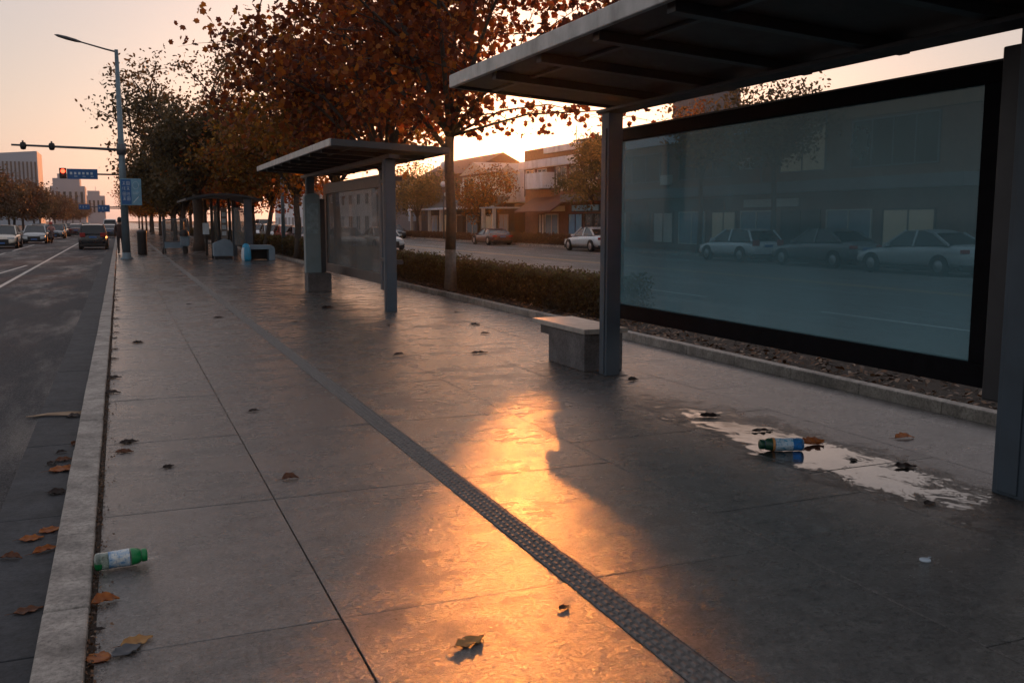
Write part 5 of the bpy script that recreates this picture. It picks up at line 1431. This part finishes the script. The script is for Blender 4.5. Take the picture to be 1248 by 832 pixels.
# ------------------------------------------------------------------ sky, sun, haze
SUN_AZ, SUN_EL = R(22.55), R(4.8)
w = bpy.data.worlds.new('World'); S.world = w; w.use_nodes = True
nt = w.node_tree; nt.nodes.clear()
sky = nt.nodes.new('ShaderNodeTexSky'); sky.sky_type = 'NISHITA'; sky.sun_disc = False
sky.sun_elevation = SUN_EL; sky.sun_rotation = SUN_AZ; sky.altitude = 30
sky.air_density = 1.45; sky.dust_density = 1.8; sky.ozone_density = 3.5
bg = nt.nodes.new('ShaderNodeBackground'); bg.inputs['Strength'].default_value = .127
wo = nt.nodes.new('ShaderNodeOutputWorld')
hs = nt.nodes.new('ShaderNodeHueSaturation'); hs.inputs['Saturation'].default_value = .78
nt.links.new(sky.outputs[0], hs.inputs['Color'])
base = mix_c(nt, 1, hs.outputs[0], (.50, .385, .365), 'MULTIPLY')
# the sun's aureole in the dusty air round the solar direction
sd = (math.sin(SUN_AZ) * math.cos(SUN_EL - .008), math.cos(SUN_AZ) * math.cos(SUN_EL - .008), math.sin(SUN_EL - .008))
tc = nt.nodes.new('ShaderNodeTexCoord')
dp = nt.nodes.new('ShaderNodeVectorMath'); dp.operation = 'DOT_PRODUCT'
nt.links.new(tc.outputs['Generated'], dp.inputs[0]); dp.inputs[1].default_value = sd
ang = math_n(nt, 'ARCCOSINE', math_n(nt, 'MINIMUM', dp.outputs['Value'], .999999))
def lobe(width, amp, power=1.0):
    return math_n(nt, 'MULTIPLY', math_n(nt, 'EXPONENT', math_n(nt, 'MULTIPLY', math_n(nt, 'POWER', math_n(nt, 'DIVIDE', ang, width), power), -1)), amp)
def scaled(col, f):
    vm = nt.nodes.new('ShaderNodeVectorMath'); vm.operation = 'SCALE'
    vm.inputs[0].default_value = col; nt.links.new(f, vm.inputs['Scale']); return vm.outputs[0]
def addv(a, b):
    vm = nt.nodes.new('ShaderNodeVectorMath'); vm.operation = 'ADD'
    nt.links.new(a, vm.inputs[0]); nt.links.new(b, vm.inputs[1]); return vm.outputs[0]
ambient_fill = nt.nodes.new('ShaderNodeVectorMath'); ambient_fill.operation = 'ADD'       # even constant added to the sky to lift ambient fill
nt.links.new(base, ambient_fill.inputs[0]); ambient_fill.inputs[1].default_value = (1.16, 1.09, 1.10)
tot = addv(ambient_fill.outputs[0], scaled((1.0, .50, .18), lobe(R(1.1), 36, 1.6)))
tot = addv(tot, scaled((1.0, .36, .10), lobe(R(3.6), 3.6)))
tot = addv(tot, scaled((1.0, .52, .26), lobe(R(12.0), .8)))
nt.links.new(tot, bg.inputs[0]); nt.links.new(bg.outputs[0], wo.inputs[0])
sl = bpy.data.lights.new('Sun', 'SUN'); sl.energy = 2.2; sl.angle = R(.6); sl.color = (.50, .145, .026)
so = bpy.data.objects.new('Sun', sl); COL.objects.link(so)
d = Vector((math.sin(SUN_AZ) * math.cos(SUN_EL), math.cos(SUN_AZ) * math.cos(SUN_EL), math.sin(SUN_EL)))
so.rotation_euler = d.to_track_quat('Z', 'Y').to_euler(); so.location = (20, 40, 20)

HAZE = True
if HAZE:
    m = MB(); m.box(-150, 150, -30, 620, -1.4, 29)
    hz, nt, nd, lk = new_mat('haze_air')
    pv = nt.nodes.new('ShaderNodeVolumePrincipled'); pv.inputs['Color'].default_value = (.95, .93, .92, 1)
    pv.inputs['Density'].default_value = .00016; pv.inputs['Anisotropy'].default_value = .9
    out = nt.nodes.new('ShaderNodeOutputMaterial'); lk.new(pv.outputs[0], out.inputs['Volume'])
    o = m.build('haze', hz); o['kind'] = 'stuff'; o['label'] = 'thin evening haze over the street'; o['category'] = 'haze'

# ------------------------------------------------------------------ camera
cam = bpy.data.cameras.new('Camera'); co = bpy.data.objects.new('Camera', cam); COL.objects.link(co)
cam.sensor_width = 36; cam.lens = 36 * 1150 / 1248; cam.clip_end = 6000; cam.clip_start = .05
a = R(22.4501); p = R(7.2849)
F = Vector((math.sin(a) * math.cos(p), math.cos(a) * math.cos(p), -math.sin(p)))
co.location = (0, 0, 1.65); co.rotation_euler = F.to_track_quat('-Z', 'Y').to_euler()
S.camera = co
S.view_settings.view_transform = 'Standard'; S.view_settings.look = 'None'; S.view_settings.gamma = 1
S.view_settings.exposure = 1.2
S.render.engine = 'CYCLES'
S.cycles.use_denoising = True
S.cycles.max_bounces = 6; S.cycles.transparent_max_bounces = 12; S.cycles.volume_bounces = 0
S.cycles.diffuse_bounces = 3; S.cycles.glossy_bounces = 3
S.cycles.sample_clamp_indirect = 4
S.cycles.caustics_reflective = False; S.cycles.caustics_refractive = False
